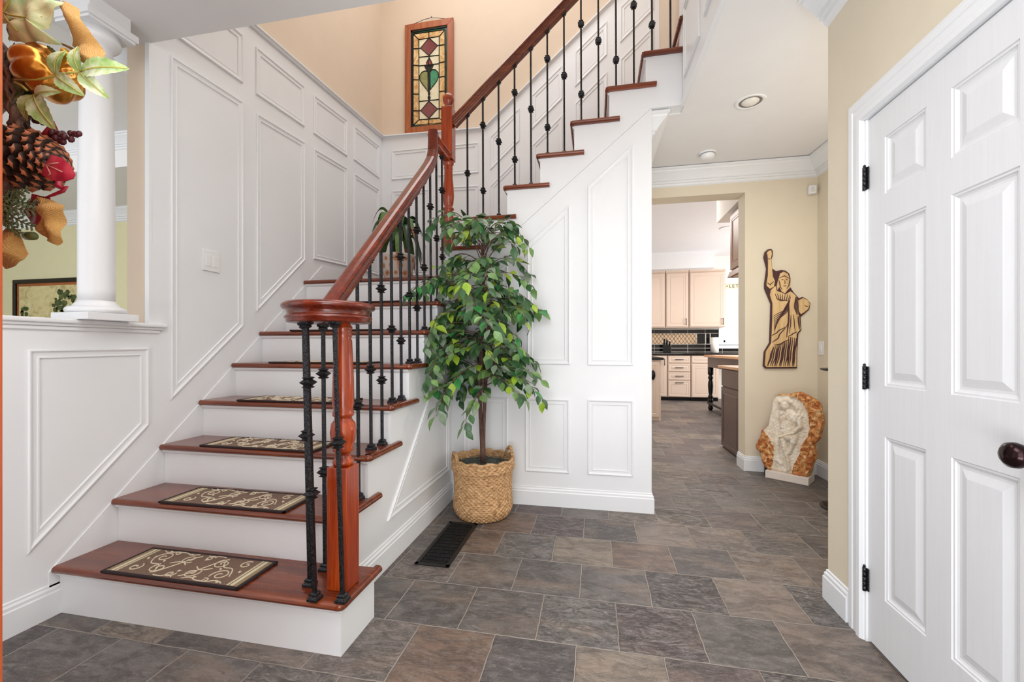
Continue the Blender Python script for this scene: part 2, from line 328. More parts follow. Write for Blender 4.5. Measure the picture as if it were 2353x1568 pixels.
# wall_hall (facing wall with the kitchen opening) and the side wall right of it
wh = MB().box(XE, .47, YK, YK+.19, 0, 2.95).box(.47, 1.374, YK, YK+.19, 2.612, 2.95).box(1.374, XH, YK, YK+.19, 0, 2.95)
struct('wall_hall', wh, BEIGE)
struct('wall_hall_right', MB().box(XH, XH+.1, YE, YK+.19, 0, 2.95), BEIGE)
struct('baseboard_hall', MB().sweep([(1.374, YK+.19, 0), (1.374, YK, 0), (XH, YK, 0), (XH, YE+.02, 0)], BASE, sign=-1), WHITE)
cz = zc(YK)-.012
struct('trim_4', MB().sweep([(.30, 3.205, 2.812), (XE, 3.205, 2.812), (XE, YK, cz), (XH, YK, cz), (XH, YE, zc(YE))], CROWN, sign=-1), WHITE, label='white crown moulding around the hall ceiling')
# ceilings
ce = MB().box(-2.62, 3.2, -1.3, 1.79, 2.745, 3.05)
XC = XF+.012
ce.add([(XC, 1.79, 2.745), (3.2, 1.79, 2.745), (3.2, YK+.2, zc(YK+.2)), (XC, YK+.2, zc(YK+.2)), (XC, 1.79, 3.05), (3.2, 1.79, 3.05), (3.2, YK+.2, 3.05), (XC, YK+.2, 3.05)],
       [(0, 1, 2, 3), (7, 6, 5, 4), (0, 4, 5, 1), (1, 5, 6, 2), (2, 6, 7, 3), (3, 7, 4, 0)])
ce.add([(XE-.1, YU+.1, zc(YU+.1)), (XC, YU+.1, zc(YU+.1)), (XC, YK+.1, zc(YK+.1)), (XE-.1, YK+.1, zc(YK+.1)), (XE-.1, YU+.1, 3.05), (XC, YU+.1, 3.05), (XC, YK+.1, 3.05), (XE-.1, YK+.1, 3.05)],
       [(0, 1, 2, 3), (7, 6, 5, 4), (0, 4, 5, 1), (1, 5, 6, 2), (2, 6, 7, 3), (3, 7, 4, 0)])
struct('ceiling', ce, CEIL)
struct('ceiling', MB().box(-2.44, .72, 1.6, YB+.2, 5.6, 5.7), CEIL)
# panelled fascia around the stairwell opening
fa = MB().prism([(1.79, 2.758), (YU+.1, 2.822), (YU+.1, 5.6), (1.79, 5.6)], XF, XF+.012, 'x')
fa.prism([(1.79, 2.745), (YU, 2.810), (YU, 2.835), (1.79, 2.770)], XF-.012, XF+.016, 'x')
for a, b in ((2.55, 2.98), (2.02, 2.45)):
    for z0, z1 in ((2.95, 3.42), (3.52, 4.6)):
        fa.mould([(XF, a, z0-.03), (XF, b, z0), (XF, b, z1), (XF, a, z1)], (-1, 0, 0), PANEL)
struct('trim_5', fa, WHITE, label='white panelled fascia at the edge of the stairwell')
struct('wall_front', MB().box(-2.44, XF+.2, 1.74, 1.79, 3.05, 5.6).box(-2.62, -1.5, -1.3, -1.2, 0, 2.9).box(1.0, 3.2, -1.3, -1.2, 0, 2.9).box(-1.5, 1.0, -1.3, -1.2, 2.35, 2.9), PEACH)
struct('wall_stairwell_right', MB().box(XF+.013, XF+.14, 1.6, YB+.2, 3.05, 5.6), PEACH)
# dining room seen past the column
struct('wall_dining', MB().box(-9.3, -2.44, 4.20, 4.30, 0, 3.3).box(-9.4, -9.3, -1.3, 4.3, 0, 3.3), OLIVE)
dc = MB().box(-9.3, -2.44, 3.209, 4.20, 2.88, 3.25).box(-9.3, -2.62, -.2, 3.209, 3.16, 3.25)
struct('ceiling_dining', dc, CEIL)
struct('trim_6', MB().sweep([(-9.3, 4.20, 2.90), (-2.44, 4.20, 2.90)], [(g, f*1.15) for g, f in CROWN], sign=-1), WHITE, label='dining room crown moulding')
struct('trim_7', MB().sweep([(-9.3, 3.209, 3.16), (-2.62, 3.209, 3.16)], [(g*.8, f*.8) for g, f in CROWN], sign=-1), WHITE, label='crown moulding inside the dining room tray ceiling')
# ---------------------------------------------------------------- closet door (door_1) and open front door (door_2)
dm = MB(); DX = XR+.004
dm.box(DX+.011, DX+.034, 1.172, 1.885, .012, 2.036)
for a, b in ((1.172, 1.284), (1.493, 1.590), (1.788, 1.885)): dm.box(DX, DX+.011, a, b, .012, 2.036)
for a, b in ((1.284, 1.493), (1.590, 1.788)):
    for z0, z1 in ((.012, .215), (.820, 1.008), (1.606, 1.716), (1.926, 2.036)): dm.box(DX, DX+.011, a, b, z0, z1)
DPROF = [(0, 0), (.003, -.0035), (.009, -.0035), (.012, -.007), (.018, -.0095), (.026, -.0095), (.050, -.0025), (.053, -.0025)]
YSP = ((1.788, 1.590), (1.493, 1.284))
for a, b in YSP:
    for z0, z1 in ((1.716, 1.926), (1.008, 1.606), (.215, .820)):
        dm.mould([(DX, a, z0), (DX, a, z1), (DX, b, z1), (DX, b, z0)], (-1, 0, 0), DPROF)
        dm.box(DX+.0025, DX+.012, b+.053, a-.053, z0+.053, z1-.053)
door1 = struct('door_1', dm, DOORP)
jam = struct('trim_8', MB().box(XR-.004, XR+.12, 1.885, 1.893, 0, 2.05).box(XR-.004, XR+.12, 1.162, 1.170, 0, 2.05).box(XR-.004, XR+.12, 1.162, 1.893, 2.040, 2.05).box(XR+.04, XR+.055, 1.165, 1.89, 0, 2.045), WHITE, label='white jamb and stop of the closet door')
for z0, z1 in ((1.765, 1.857), (.986, 1.078), (.196, .289)):
    h = MB()
    for q in range(5): h.lathe([(.0068, 0), (.0068, (z1-z0)/5-.0012)], DX-.0105, 1.888, 12, z0=z0+q*(z1-z0)/5)
    h.box(DX-.006, DX-.002, 1.874, 1.8955, z0+.003, z1-.003).lathe([(.004, 0), (.0055, .004), (.003, .008), (0, .009)], DX-.0105, 1.888, 12, z0=z1)
    obj('hinge', h, IRON, door1)
k = MB(); kp = [(0, 0), (.030, 0), (.034, .002), (.034, .006), (.022, .009), (.013, .012), (.012, .026), (.018, .030), (.027, .038), (.0315, .050), (.030, .062), (.020, .071), (.006, .0745), (0, .075)]
vs = []; n = 28
k.lathe(kp, 0, 0, n); k.v = [(DX-.001-z, 1.232+x, .888+y) for x, y, z in k.v]
obj('knob', k, BRONZE, door1)
# front door leaf, swung open at the left edge of the view
def cp3(u, v, w_):   # a point in front of the doorway, w_ metres ahead
    X = (u-1176.5)/FPX; Zv = (801.06-v)/FPX
    return Vector((w_*(-math.sin(YAW)+X*math.cos(YAW)), w_*(math.cos(YAW)+X*math.sin(YAW)), EYE+w_*Zv))
e0 = cp3(11, 801, .470); dl = Vector((-.99, -.14, 0)).normalized(); dn = Vector((-dl.y, dl.x, 0)); dn = dn if dn.y < 0 else -dn
q = [e0, e0+dl*.86, e0+dl*.86+dn*.044, e0+dn*.044]
fd = MB().add([(p.x, p.y, z) for z in (.01, 2.05) for p in q], [(3, 2, 1, 0), (4, 5, 6, 7)]+[(i, (i+1) % 4, 4+(i+1) % 4, 4+i) for i in range(4)])
struct('door_2', fd, DOORWOOD, bevel=.004)
# ---------------------------------------------------------------- staircase
yr = lambda n: Y1+(n-1)*RUN
stairs = thing('staircase', 'lower flight with cherry treads and white risers rising along the left wall to a landing', 'staircase', (-1.68, Y1, 0))
def nose(poly_y, r=.0155):    # rounded nosing in profile: (front, back, top)
    f, b, t_ = poly_y
    pr = [(f+r-r*math.sin(a*PI/6), t_-r-r*math.cos(a*PI/6)) for a in range(0, 7)]
    return [(b, t_-2*r)]+pr+[(b, t_)]
for n in range(1, 9):
    m = MB(); z = n*RISE if n < 8 else ZL; f = yr(n)-.030
    xr = -.902 if n == 1 else -1.052
    bk = (yr(n+1)+.012) if n < 8 else YB
    if n == 1: bk2 = 1.668
    else: bk2 = yr(n+1)+.088
    x_in = xr-.030
    if n < 8:
        P = nose((f, bk, z)); m.prism(P, XL+.007, x_in, 'x')
        # side return with mitred round nosing
        m.sweep([(x_in, f+.030, z), (x_in, bk2, z)], [(0, 0), (.0145, 0)]+[(.0145+.0155*math.sin(a*PI/6), -.0155+.0155*math.cos(a*PI/6)) for a in range(1, 6)]+[(.0145, -.031), (0, -.031)], (0, 0, 1), -1)
        nx = 5; cor = [(x_in, f+.030, z)]
        m.lathe([(0, -.031), (.0145, -.031), (.0225, -.029), (.0295, -.0155), (.0225, -.002), (.0145, 0), (0, 0)], x_in, f+.030, 24, z0=z)
    else:
        m.prism(nose((f, f+.10, z)), XL+.007, -1.145, 'x'); m.box(XL+.007, -1.145, f+.10, YB, z-.031, z)
    obj('tread' if n < 8 else 'landing_floor', m, CHERRY_X, stairs)
    r = MB(); zb = (n-1)*RISE; zt_ = z-.031
    if n == 1:
        r.box(XL+.007, -.928, Y1, Y1+.02, 0, zt_).box(-.948, -.928, Y1+.02, 1.646, 0, zt_).box(XS, -.948, 1.626, 1.646, 0, zt_)
        r.sweep([(XL+.007, Y1, zt_), (-.928, Y1, zt_), (-.928, 1.646, zt_)], [(0, 0), (.014, 0), (.012, -.010), (.006, -.016), (0, -.018)], sign=-1)
    else:
        r.box(XL+.007, XS-.02, yr(n)+.001, yr(n)+.02, zb, zt_)
        r.sweep([(XL+.007, yr(n), zt_), (XS, yr(n), zt_)], [(0, 0), (.014, 0), (.012, -.010), (.006, -.016), (0, -.018)], sign=-1)
    obj('riser', r, WHITE, stairs)
sp_ = [(Y1+.02, 0)]
for n in range(1, 9):
    z = n*RISE if n < 8 else ZL
    sp_ += [(yr(n)+.02, z-.031)] if n == 1 else [(yr(n)+.001, (n-1)*RISE-.031), (yr(n)+.001, z-.031)]
sp_ = [(Y1+.02, 0), (Y1+.02, RISE-.031)]
for n in range(2, 9): sp_ += [(yr(n), (n-1)*RISE-.031), (yr(n), (n*RISE if n < 8 else ZL)-.031)]
sp_ += [(YU, ZL-.031), (YU, 0)]
sd = MB().prism(sp_, XS-.02, XS, 'x')
sd.mould([(XS, y, z) for y, z in ((2.985, .236), (2.985, 1.225), (2.045, .236))], (1, 0, 0), PANEL)
sd.sweep([(XS, 1.646, 0), (XS, YU-.02, 0)], BASE, sign=-1)
obj('side_panel', sd, WHITE, stairs)
up = thing('staircase', 'upper flight with cherry treads climbing right from the landing above the white panelled wall', 'staircase', (-.3, 3.6, ZL))
for k in range(1, 9):
    m = MB(); z = uz(k); x0 = ux(k); x1 = ux(k+1)+.042; xe = min(x0+.348, XF-.002)
    if k == 8: x1 = XF+.0; xe = XF+.0; 
    P = [(x, zz) for x, zz in nose((x0, x1, z))]
    if k < 8 or True: m.prism(P, YU-.004, YB-.001, 'y')
    m.sweep([(x0+.0155, YU, z), (xe, YU, z)], [(0, 0), (.0195, 0)]+[(.0195+.0155*math.sin(a*PI/6), -.0155+.0155*math.cos(a*PI/6)) for a in range(1, 6)]+[(.0195, -.031), (0, -.031)], (0, 0, 1), -1)
    m.box(x0+.004, x0+.02, YU-.022, YU, z-.027, z-.004)
    obj('tread', m, CHERRY_X if k != 1 else CHERRY_X, up)
    r = MB(); zb = uz(k-1) if k > 1 else ZL
    if x0+.03 < XF:
        r.box(x0+.03, x0+.045, YU+.1 if k > 1 else YU+.1, YB-.001, zb, z-.031)
        r.sweep([(x0+.03, YB-.001, z-.031), (x0+.03, YU+.0, z-.031)], [(0, 0), (.014, 0), (.012, -.010), (.006, -.016), (0, -.018)], sign=1 if False else -1)
        obj('riser', r, WHITE, up)
# ---------------------------------------------------------------- railings
RAILP = [(-.020, -.036), (.020, -.036), (.024, -.030), (.024, -.018), (.028, -.013), (.022, -.007), (.021, .002), (.026, .008), (.034, .012), (.035, .020), (.029, .030), (.016, .036),
         (-.016, .036), (-.029, .030), (-.035, .020), (-.034, .012), (-.026, .008), (-.021, .002), (-.022, -.007), (-.028, -.013), (-.024, -.018), (-.024, -.030)]
KNK = [(.0085, -.022), (.0125, -.0205), (.0165, -.0175), (.0125, -.0145), (.0105, -.012), (.0165, -.006), (.0225, 0), (.0165, .006), (.0105, .012), (.0125, .0145), (.0165, .0175), (.0125, .0205), (.0085, .022)]
SHOE = [(.0205, 0), (.0205, .009), (.0175, .013), (.0130, .017), (.0155, .021), (.0155, .024), (.0100, .030)]
def sq_lathe(prof, p, flip=False):       # square-section collar
    m = MB(); k = len(prof); vs = []
    for i in range(4):
        a = PI/4+i*PI/2
        for r, z in prof: vs.append((p[0]+r*1.414*math.cos(a), p[1]+r*1.414*math.sin(a), p[2]+(-z if flip else z)))
    fs = [(i*k+j, ((i+1) % 4)*k+j, ((i+1) % 4)*k+j+1, i*k+j+1) for i in range(4) for j in range(k-1)]
    fs += [[i*k for i in range(4)], [i*k+k-1 for i in range(4)]]
    return m.add(vs, fs)
def baluster(root, b, t_, kn):
    b = Vector(b); t_ = Vector(t_)
    o = obj('baluster', MB().bar(b, t_, .0125), IRON, root)
    for f in kn: obj('knuckle', sq_lathe(KNK, b+(t_-b)*f), IRON, o)
    obj('shoe', sq_lathe(SHOE, b), IRON, o); obj('shoe', sq_lathe([(r*.86, z*.8) for r, z in SHOE], t_, True), IRON, o)
def arc(cx, cz_, r, a0, a1, n): return [(cx+r*math.cos(math.radians(a0+(a1-a0)*i/n)), cz_+r*math.sin(math.radians(a0+(a1-a0)*i/n))) for i in range(n+1)]
XRL = -1.1175
rail1 = thing('stair_railing', 'lower stair railing with black balusters, ending in a round scroll over a turned newel', 'railing', (-1.0, 1.49, RISE))
SL = .975; zr = lambda y: 1.893+SL*(y-2.2)
path = [(XRL+.03, 1.50, 1.283), (XRL, 1.585, 1.293)]
ys = [1.66, 1.9, 2.2, 2.5, 2.62]; path += [(XRL, y, zr(y)) for y in ys]
path += [(XRL, 2.70, 2.385), (XRL, 2.755, 2.45), (XRL, 2.785, 2.52), (XRL, 2.792, 2.60), (XRL, 2.792, 2.672)]
hr = MB().sweep(path, RAILP, (1, 0, 0), 1, smooth=False)
# swap profile axes so that the flat underside faces down
def rail_sweep(path, side):
    m = MB(); P = [Vector(p) for p in path]; k = len(RAILP); S = Vector(side); vs = []
    for i, p in enumerate(P):
        a = (P[i]-P[i-1]).normalized() if i > 0 else (P[1]-P[0]).normalized()
        b = (P[i+1]-P[i]).normalized() if i < len(P)-1 else a
        ga = S.cross(a); gb = S.cross(b); G = (ga+gb)/(1+ga.dot(gb))
        for x, z in RAILP: vs.append(p+S*x+G*z)
    fs = [(i*k+q, i*k+(q+1) % k, (i+1)*k+(q+1) % k, (i+1)*k+q) for i in range(len(P)-1) for q in range(k)]
    fs += [list(range(k))[::-1], [(len(P)-1)*k+q for q in range(k)]]
    return m.add(vs, fs)
obj('handrail', rail_sweep(path, (1, 0, 0)), CHERRY_Y, rail1, bevel=0)
obj('handrail_gooseneck', rail_sweep([(XRL, 2.765, 2.618), (XRL, 3.06, 2.618)], (1, 0, 0)), CHERRY_Z, rail1)
vol = MB().lathe([(0, 0), (.150, 0), (.154, .004), (.154, .012), (.160, .016), (.160, .022), (.153, .027), (.150, .034), (.152, .044), (.158, .050), (.168, .053), (.172, .060), (.170, .068), (.160, .076), (.120, .079), (0, .079)], -1.030, 1.487, 64, z0=1.246)
obj('volute_cap', vol, CHERRY_Y, rail1)
def newel(x, y, z0, prof, sq, name='newel_post'):
    m = MB()
    for a, b, h in sq: m.bbox(x-h, x+h, y-h, y+h, z0+a, z0+b, .004)
    m.lathe(prof, x, y, 40, z0=z0)
    return m
N1 = [(.034, .475), (.040, .485), (.040, .495), (.030, .505), (.026, .520), (.034, .530), (.040, .535), (.036, .548), (.046, .575), (.049, .610), (.045, .640), (.034, .655), (.032, .665), (.040, .672), (.040, .682), (.036, .695),
      (.041, .72), (.040, .80), (.036, .90), (.033, .965), (.029, .975), (.033, .985), (.033, .995), (.030, 1.002), (.034, 1.010), (.034, 1.020), (.026, 1.030), (.026, 1.045)]
obj('newel_post', newel(-.977, 1.497, RISE, N1, [(0, .475, .0435)]), CHERRY_Z, rail1)
VB = [((-1.108, 1.474), (-1.134, 1.474), (.30, )), ((-1.026, 1.393), (-1.062, 1.393), (.38, .78)), ((-1.121, 1.588), (-1.131, 1.588), (.40, .80)), ((-.919, 1.404), (-.952, 1.404), (.565, ))]
VB[0] = (VB[0][0], VB[0][1], (.57,))
for (bx, by), (tx, ty), kn in VB: baluster(rail1, (bx, by, RISE), (tx, ty, 1.247), kn)
for k in range(0, 11):
    y = 1.839+.1132*k; n = 2+(k+1)//2; zb = (n*RISE if n < 8 else ZL)
    yt_ = y-.004; zt_ = min(zr(yt_), 1.0+9)-.046 if yt_ < 2.66 else zr(2.66)-.046+(yt_-2.66)*1.1
    if k == 10 or k == 9: zt_ = 2.575
    xt = XRL-.006
    baluster(rail1, (XRL, y, zb), (xt, yt_, zt_), (.42,) if (k == 0 or k % 2 == 1) else (.32, .77))
rail2 = thing('stair_railing', 'upper stair railing with black balusters, rising right from a ball-topped newel post', 'railing', (-1.125, 3.105, uz(1)))
zb2 = lambda x: 2.862+.904*(x+1.051)
obj('handrail', rail_sweep([(x, 3.105, zb2(x)+.052) for x in (.45, -.2, -.7, -1.085)], (0, 1, 0)), CHERRY_X, rail2)
N2 = [(.030, .120), (.040, .128), (.040, .140), (.030, .150), (.034, .160), (.034, .168), (.030, .178), (.040, .200), (.043, .230), (.036, .275), (.030, .290), (.043, .300), (.043, .308), (.032, .318), (.032, .330), (.038, .345),
      (.044, .400), (.042, .460), (.034, .540), (.032, .600), (.036, .625), (.030, .632), (.038, .645), (.042, .655), (.042, .668), (.030, .680)]
nw = newel(-1.122, 3.105, uz(1), N2, [(0, .122, .044), (.68, 1.085, .044)])
nw.lathe([(.044, 1.080), (.026, 1.094), (.020, 1.104), (.026, 1.112), (.040, 1.130), (.046, 1.152), (.042, 1.176), (.028, 1.194), (0, 1.202)], -1.122, 3.105, 36, z0=uz(1))
obj('newel_post', nw, CHERRY_Z, rail2)
for k in range(14):
    x = -.966+.1232*k; n = max(1, 2+(k-1)//2)
    if x > XF-.02: break
    baluster(rail2, (x, 3.105, uz(n)), (x-.003, 3.105, zb2(x)+.012), (.555,) if k % 2 == 0 else (.23, .77))
# ---------------------------------------------------------------- rugs on the treads
RUGB = NT('rug_brown_pile', .95); _v = RUGB.mapping((1, 1, 1)); _g = RUGB.noise(_v, 340, 2)
RUGB.col(RUGB.ramp(_g, [(.35, lin((84, 62, 52))), (.65, lin((136, 110, 92)))])); RUGB.bump(_g, .6, .004); RUGB = RUGB.m
RUGD = plain('rug_dark_binding', (40, 26, 28), .95, var=.35, scale=300, bump=.5, bscale=400)
RUGC = plain('rug_cream_pile', (206, 192, 168), .95, var=.14, scale=260, bump=.5, bscale=300)
RUGT = plain('rug_olive_stripe', (140, 124, 92), .95, var=.2, scale=260, bump=.5, bscale=300)
LX, LY = .335, .108
def rug_field():
    m = MB(); m.bbox(-LX+.012, LX-.012, -LY+.012, LY-.012, 0, .0085, .002); return m
def rug_binding():
    m = MB(); rr = random.Random(3)
    for x0, x1, y0, y1 in ((-LX, LX, -LY, -LY+.014), (-LX, LX, LY-.014, LY), (-LX, -LX+.014, -LY, LY), (LX-.014, LX, -LY, LY)): m.bbox(x0, x1, y0, y1, 0, .0095, .003)
    return m
def spiral(cx, cy, r, a0, turns, n=26, d=1):
    out = []
    for i in range(n+1):
        t_ = i/n; a = a0+d*turns*2*PI*t_; q = r*(1-.82*t_); out.append((cx+q*math.cos(a), cy+q*math.sin(a), .009))
    return out
def rug_scroll():
    m = MB(); K = dict(n=6, flat=1.0, up=(0, 0, 1))
    def T(p, r=.0028): m.tube([(min(max(x, -.255), .255), min(max(y, -.09), .09), z) for x, y, z in p], r, **K)
    for sx, fy in ((-1, 1), (1, -1)):
        T([(sx*(.02+.10*i/14), fy*(.075*math.cos(i/14*PI)), .009) for i in range(15)])
        T(spiral(sx*.055, fy*.045, .034, .6*sx, 1.3, d=sx*fy)); T(spiral(sx*.120, -fy*.040, .036, 2.2, 1.35, d=-sx*fy)); T(spiral(sx*.185, fy*.038, .040, 3.6, 1.4, d=sx*fy)); T(spiral(sx*.225, -fy*.052, .028, 1.2, 1.2, d=sx))
        T(spiral(sx*.025, -fy*.068, .022, .4, 1.2, d=sx)); T(spiral(sx*.155, fy*.082, .016, 2.4, 1.1, d=-sx)); T([(sx*(.05+.19*i/12), fy*(.088-.012*math.sin(i/12*3*PI)), .009) for i in range(13)]); T([(sx*(.0+.09*i/8), fy*(-.088+.01*math.sin(i*.8)), .009) for i in range(9)])
        T([(sx*(.11+.12*i/12), fy*(-.07+.02*math.sin(i/12*2*PI)+.11*i/12), .009) for i in range(13)])
        T([(sx*(.03+.08*i/8), fy*(.0+.02*math.sin(i/8*PI)), .009) for i in range(9)])
        for x, y, a in ((.09, .075, .5), (.15, .005, 2), (.015, -.05, 1), (.21, .085, .1), (.245, .01, 1.6)):
            T([(sx*x+math.cos(a)*.016*i/5, fy*y+math.sin(a)*.016*i/5, .009) for i in range(6)], [.001, .0035, .0052, .0048, .003, .001])
    m.box(-.300, -.286, -LY+.015, LY-.015, .0085, .0092).box(-.278, -.272, -LY+.015, LY-.015, .0085, .0092).box(.286, .300, -LY+.015, LY-.015, .0085, .0092).box(.272, .278, -LY+.015, LY-.015, .0085, .0092)
    return m
def rug_stripe(s_):
    a, b = sorted((s_*.318, s_*.266)); return MB().box(a, b, -LY+.014, LY-.014, .0, .0088)
rl = ['first', 'second', 'third', 'fourth', 'fifth', 'sixth', 'seventh']
rug = thing('stair_rug', 'brown scroll-patterned rug with dark binding on the bottom stair tread', 'rug', (-1.690, yr(1)+.082, RISE), 0, 'scroll rugs on the stair treads')
for nm, f, mt in (('field', rug_field, RUGB), ('binding', rug_binding, RUGD), ('scroll_pattern', rug_scroll, RUGC), ('end_stripe', lambda: rug_stripe(-1), RUGT), ('end_stripe', lambda: rug_stripe(1), RUGT)):
    o = obj(nm, f(), mt, rug, False)
for n in range(2, 8):
    r = rug.copy(); C.objects.link(r); r.location = (-1.690+[0, 0, .015, -.01, 0, .01, -.02, 0][n], yr(n)+.082, n*RISE); r.rotation_euler = (0, 0, [0, 0, .01, -.012, .006, 0, .01, 0][n])
    r['label'] = 'brown scroll-patterned rug on the %s stair tread counted from the floor' % rl[n-1]
    for ch in list(rug.children):
        c = ch.copy(); C.objects.link(c); c.parent = r
# ---------------------------------------------------------------- column on the half wall
col = thing('column', 'round white column with moulded base and capital standing on the half wall', 'column', (-2.307, 1.5615, 1.276))
cx, cy = -2.307, 1.5615
obj('plinth', MB().bbox(cx-.107, cx+.107, cy-.107, cy+.107, 1.276, 1.309, .002), WHITE, col)
obj('base_moulding', MB().lathe([(.100, .0), (.106, .005), (.109, .014), (.105, .024), (.094, .030), (.084, .031), (.083, .037), (.078, .042), (.074, .048), (.069, .052), (.066, .060)], cx, cy, 64, z0=1.309), WHITE, col)
sh = [(.0655-.010*max(0, (i/20-.3)/.7)**1.6, 1.365+(2.50-1.365)*i/20) for i in range(21)]
obj('shaft', MB().lathe(sh, cx, cy, 64), WHITE, col)
obj('capital', MB().lathe([(.056, 2.49), (.062, 2.496), (.062, 2.506), (.057, 2.512), (.057, 2.555), (.062, 2.560), (.068, 2.566), (.078, 2.575), (.087, 2.590), (.088, 2.602), (.084, 2.606), (.084, 2.63)], cx, cy, 64).bbox(cx-.098, cx+.098, cy-.098, cy+.098, 2.628, 2.640, .002).bbox(cx-.107, cx+.107, cy-.107, cy+.107, 2.640, 2.672, .002).box(cx-.085, cx+.085, cy-.085, cy+.085, 2.672, 2.745), WHITE, col)
# ---------------------------------------------------------------- wall plates, detectors, hall lamp
sw = thing('light_switch', 'white double light switch plate on the panelled stair wall', 'light switch', (XL, 2.144, 1.672))
obj('plate', MB().bbox(XL+.0005, XL+.007, 2.086, 2.202, 1.612, 1.738, .002), PLASTIC, sw)
for y in (2.121, 2.167):
    obj('rocker', MB().bbox(XL+.004, XL+.010, y-.0165, y+.0165, 1.641, 1.709, .002), PLASTIC, sw)
    obj('screw', MB().add([(XL+.0045+(.0035 if i == 0 else 0), y+math.cos(i)*.003*(i > 0), 1.726+math.sin(i)*.003*(i > 0)) for i in range(7)], [(0, i, i % 6+1) for i in range(1, 7)]), PLASTIC, sw)
s2 = thing('light_switch', 'white single light switch on the side wall beyond the carved stone', 'light switch', (XH, 4.233, 1.148))
obj('plate', MB().bbox(XH-.006, XH-.0005, 4.193, 4.273, 1.087, 1.209, .002), PLASTIC, s2)
obj('rocker', MB().bbox(XH-.010, XH-.004, 4.217, 4.249, 1.115, 1.181, .002), PLASTIC, s2)
ms = thing('motion_sensor', 'small white motion sensor mounted high in the hall corner', 'sensor', (1.925, YK, 2.585))
obj('body', MB().bbox(1.892, 1.955, YK-.052, YK-.001, 2.545, 2.625, .012), PLASTIC, ms); obj('lens', MB().bbox(1.900, 1.935, YK-.056, YK-.048, 2.560, 2.603, .004), plain('sensor_lens', (214, 214, 208), .5), ms)
zs = zc(3.93)
sm = thing('smoke_detector', 'round white smoke detector on the hall ceiling', 'smoke detector', (.955, 3.93, zs))
obj('base', MB().lathe([(0, -.012), (.068, -.012), (.070, -.004), (.070, .004)][::-1], .955, 3.93, 40, z0=zs), PLASTIC, sm)
obj('cover', MB().lathe([(0, -.058), (.030, -.057), (.048, -.050), (.057, -.036), (.060, -.020), (.058, -.012), (0, -.012)], .955, 3.93, 40, z0=zs), PLASTIC, sm)
obj('vent_slot', MB().lathe([(.0585, -.0185), (.0612, -.0185), (.0612, -.0155), (.0585, -.0155)], .955, 3.93, 40, z0=zs), BLACK, sm)
zl = zc(3.09)
dl_ = thing('recessed_light', 'recessed ceiling light with white trim ring over the hall', 'ceiling light', (1.02, 3.09, zl))
obj('trim_ring', MB().lathe([(.070, -.002), (.072, -.007), (.092, -.006), (.096, .001), (.070, .003), (.070, -.002)], 1.02, 3.09, 48, z0=zl-.001), PLASTIC, dl_)
obj('baffle', MB().lathe([(.072, -.002), (.069, -.001), (.064, -.0012), (.064, -.003), (.072, -.004)], 1.02, 3.09, 48, z0=zl), plain('baffle_grey', (120, 112, 104), .5), dl_)
obj('bulb', MB().lathe([(0, -.022), (.022, -.020), (.042, -.013), (.054, -.004), (.056, 0)], 1.02, 3.09, 40, z0=zl), plain('frosted_bulb', (226, 222, 214), .3), dl_)
# ---------------------------------------------------------------- floor vent
fv = thing('floor_vent', 'dark metal floor register set into the slate beside the stair wall', 'floor vent', (-.846, 2.36, 0))
vx0, vx1, vy0, vy1 = -.945, -.752, 2.085, 2.640
f = MB()
for b in ((vx0, vx1, vy0, vy0+.022), (vx0, vx1, vy1-.022, vy1), (vx0, vx0+.022, vy0, vy1), (vx1-.022, vx1, vy0, vy1)): f.bbox(*b, .0005, .006, .002)
obj('frame', f, VENT, fv); obj('duct', MB().box(vx0+.01, vx1-.01, vy0+.01, vy1-.01, .0002, .001), plain('duct_black', (6, 6, 6), .9), fv)
lv = MB(); ny = 13
for i in range(1, ny): y = vy0+.022+(vy1-vy0-.044)*i/ny; lv.box(vx0+.02, vx1-.02, y-.0016, y+.0016, .001, .0055)
for i in range(ny):
    y = vy0+.022+(vy1-vy0-.044)*(i+.5)/ny
    for j in range(14): x = vx0+.03+(vx1-vx0-.06)*j/13; lv.box(x-.0009, x+.0009, y-.015, y+.015, .001, .0035)
obj('louvres', lv, VENT, fv)
# ---------------------------------------------------------------- ficus tree in a woven basket
WICK = NT('woven_seagrass', .75); _v = WICK.mapping((1, 1, 1)); _g = WICK.noise(_v, 42, 4, .7); _h = WICK.noise(WICK.mapping((30, 30, 160)), 1, 2)
WICK.col(WICK.mix(.5, WICK.ramp(_g, [(.3, lin((126, 84, 46))), (.5, lin((190, 146, 98))), (.72, lin((222, 190, 150)))]), WICK.ramp(_h, [(.36, lin((120, 78, 44))), (.6, lin((214, 176, 130)))])))
WICK.bump(_h, .5, .004); WICK = WICK.m
MOSS = plain('dried_grey_moss', (86, 92, 88), .95, var=.5, scale=120, bump=.8, bscale=150)
BARK = NT('brown_bark', .8); _v = BARK.mapping((60, 60, 8)); _g = BARK.noise(_v, 1, 5, .7, 1)
BARK.col(BARK.ramp(_g, [(.35, lin((66, 42, 38))), (.55, lin((104, 76, 66))), (.72, lin((150, 128, 112)))])); BARK.bump(_g, .7, .006); BARK = BARK.m
FX, FY = -.765, 2.815
fic = thing('potted_ficus_tree', 'artificial ficus tree with glossy green leaves in a round woven basket beside the stairs', 'tree', (FX, FY, 0))
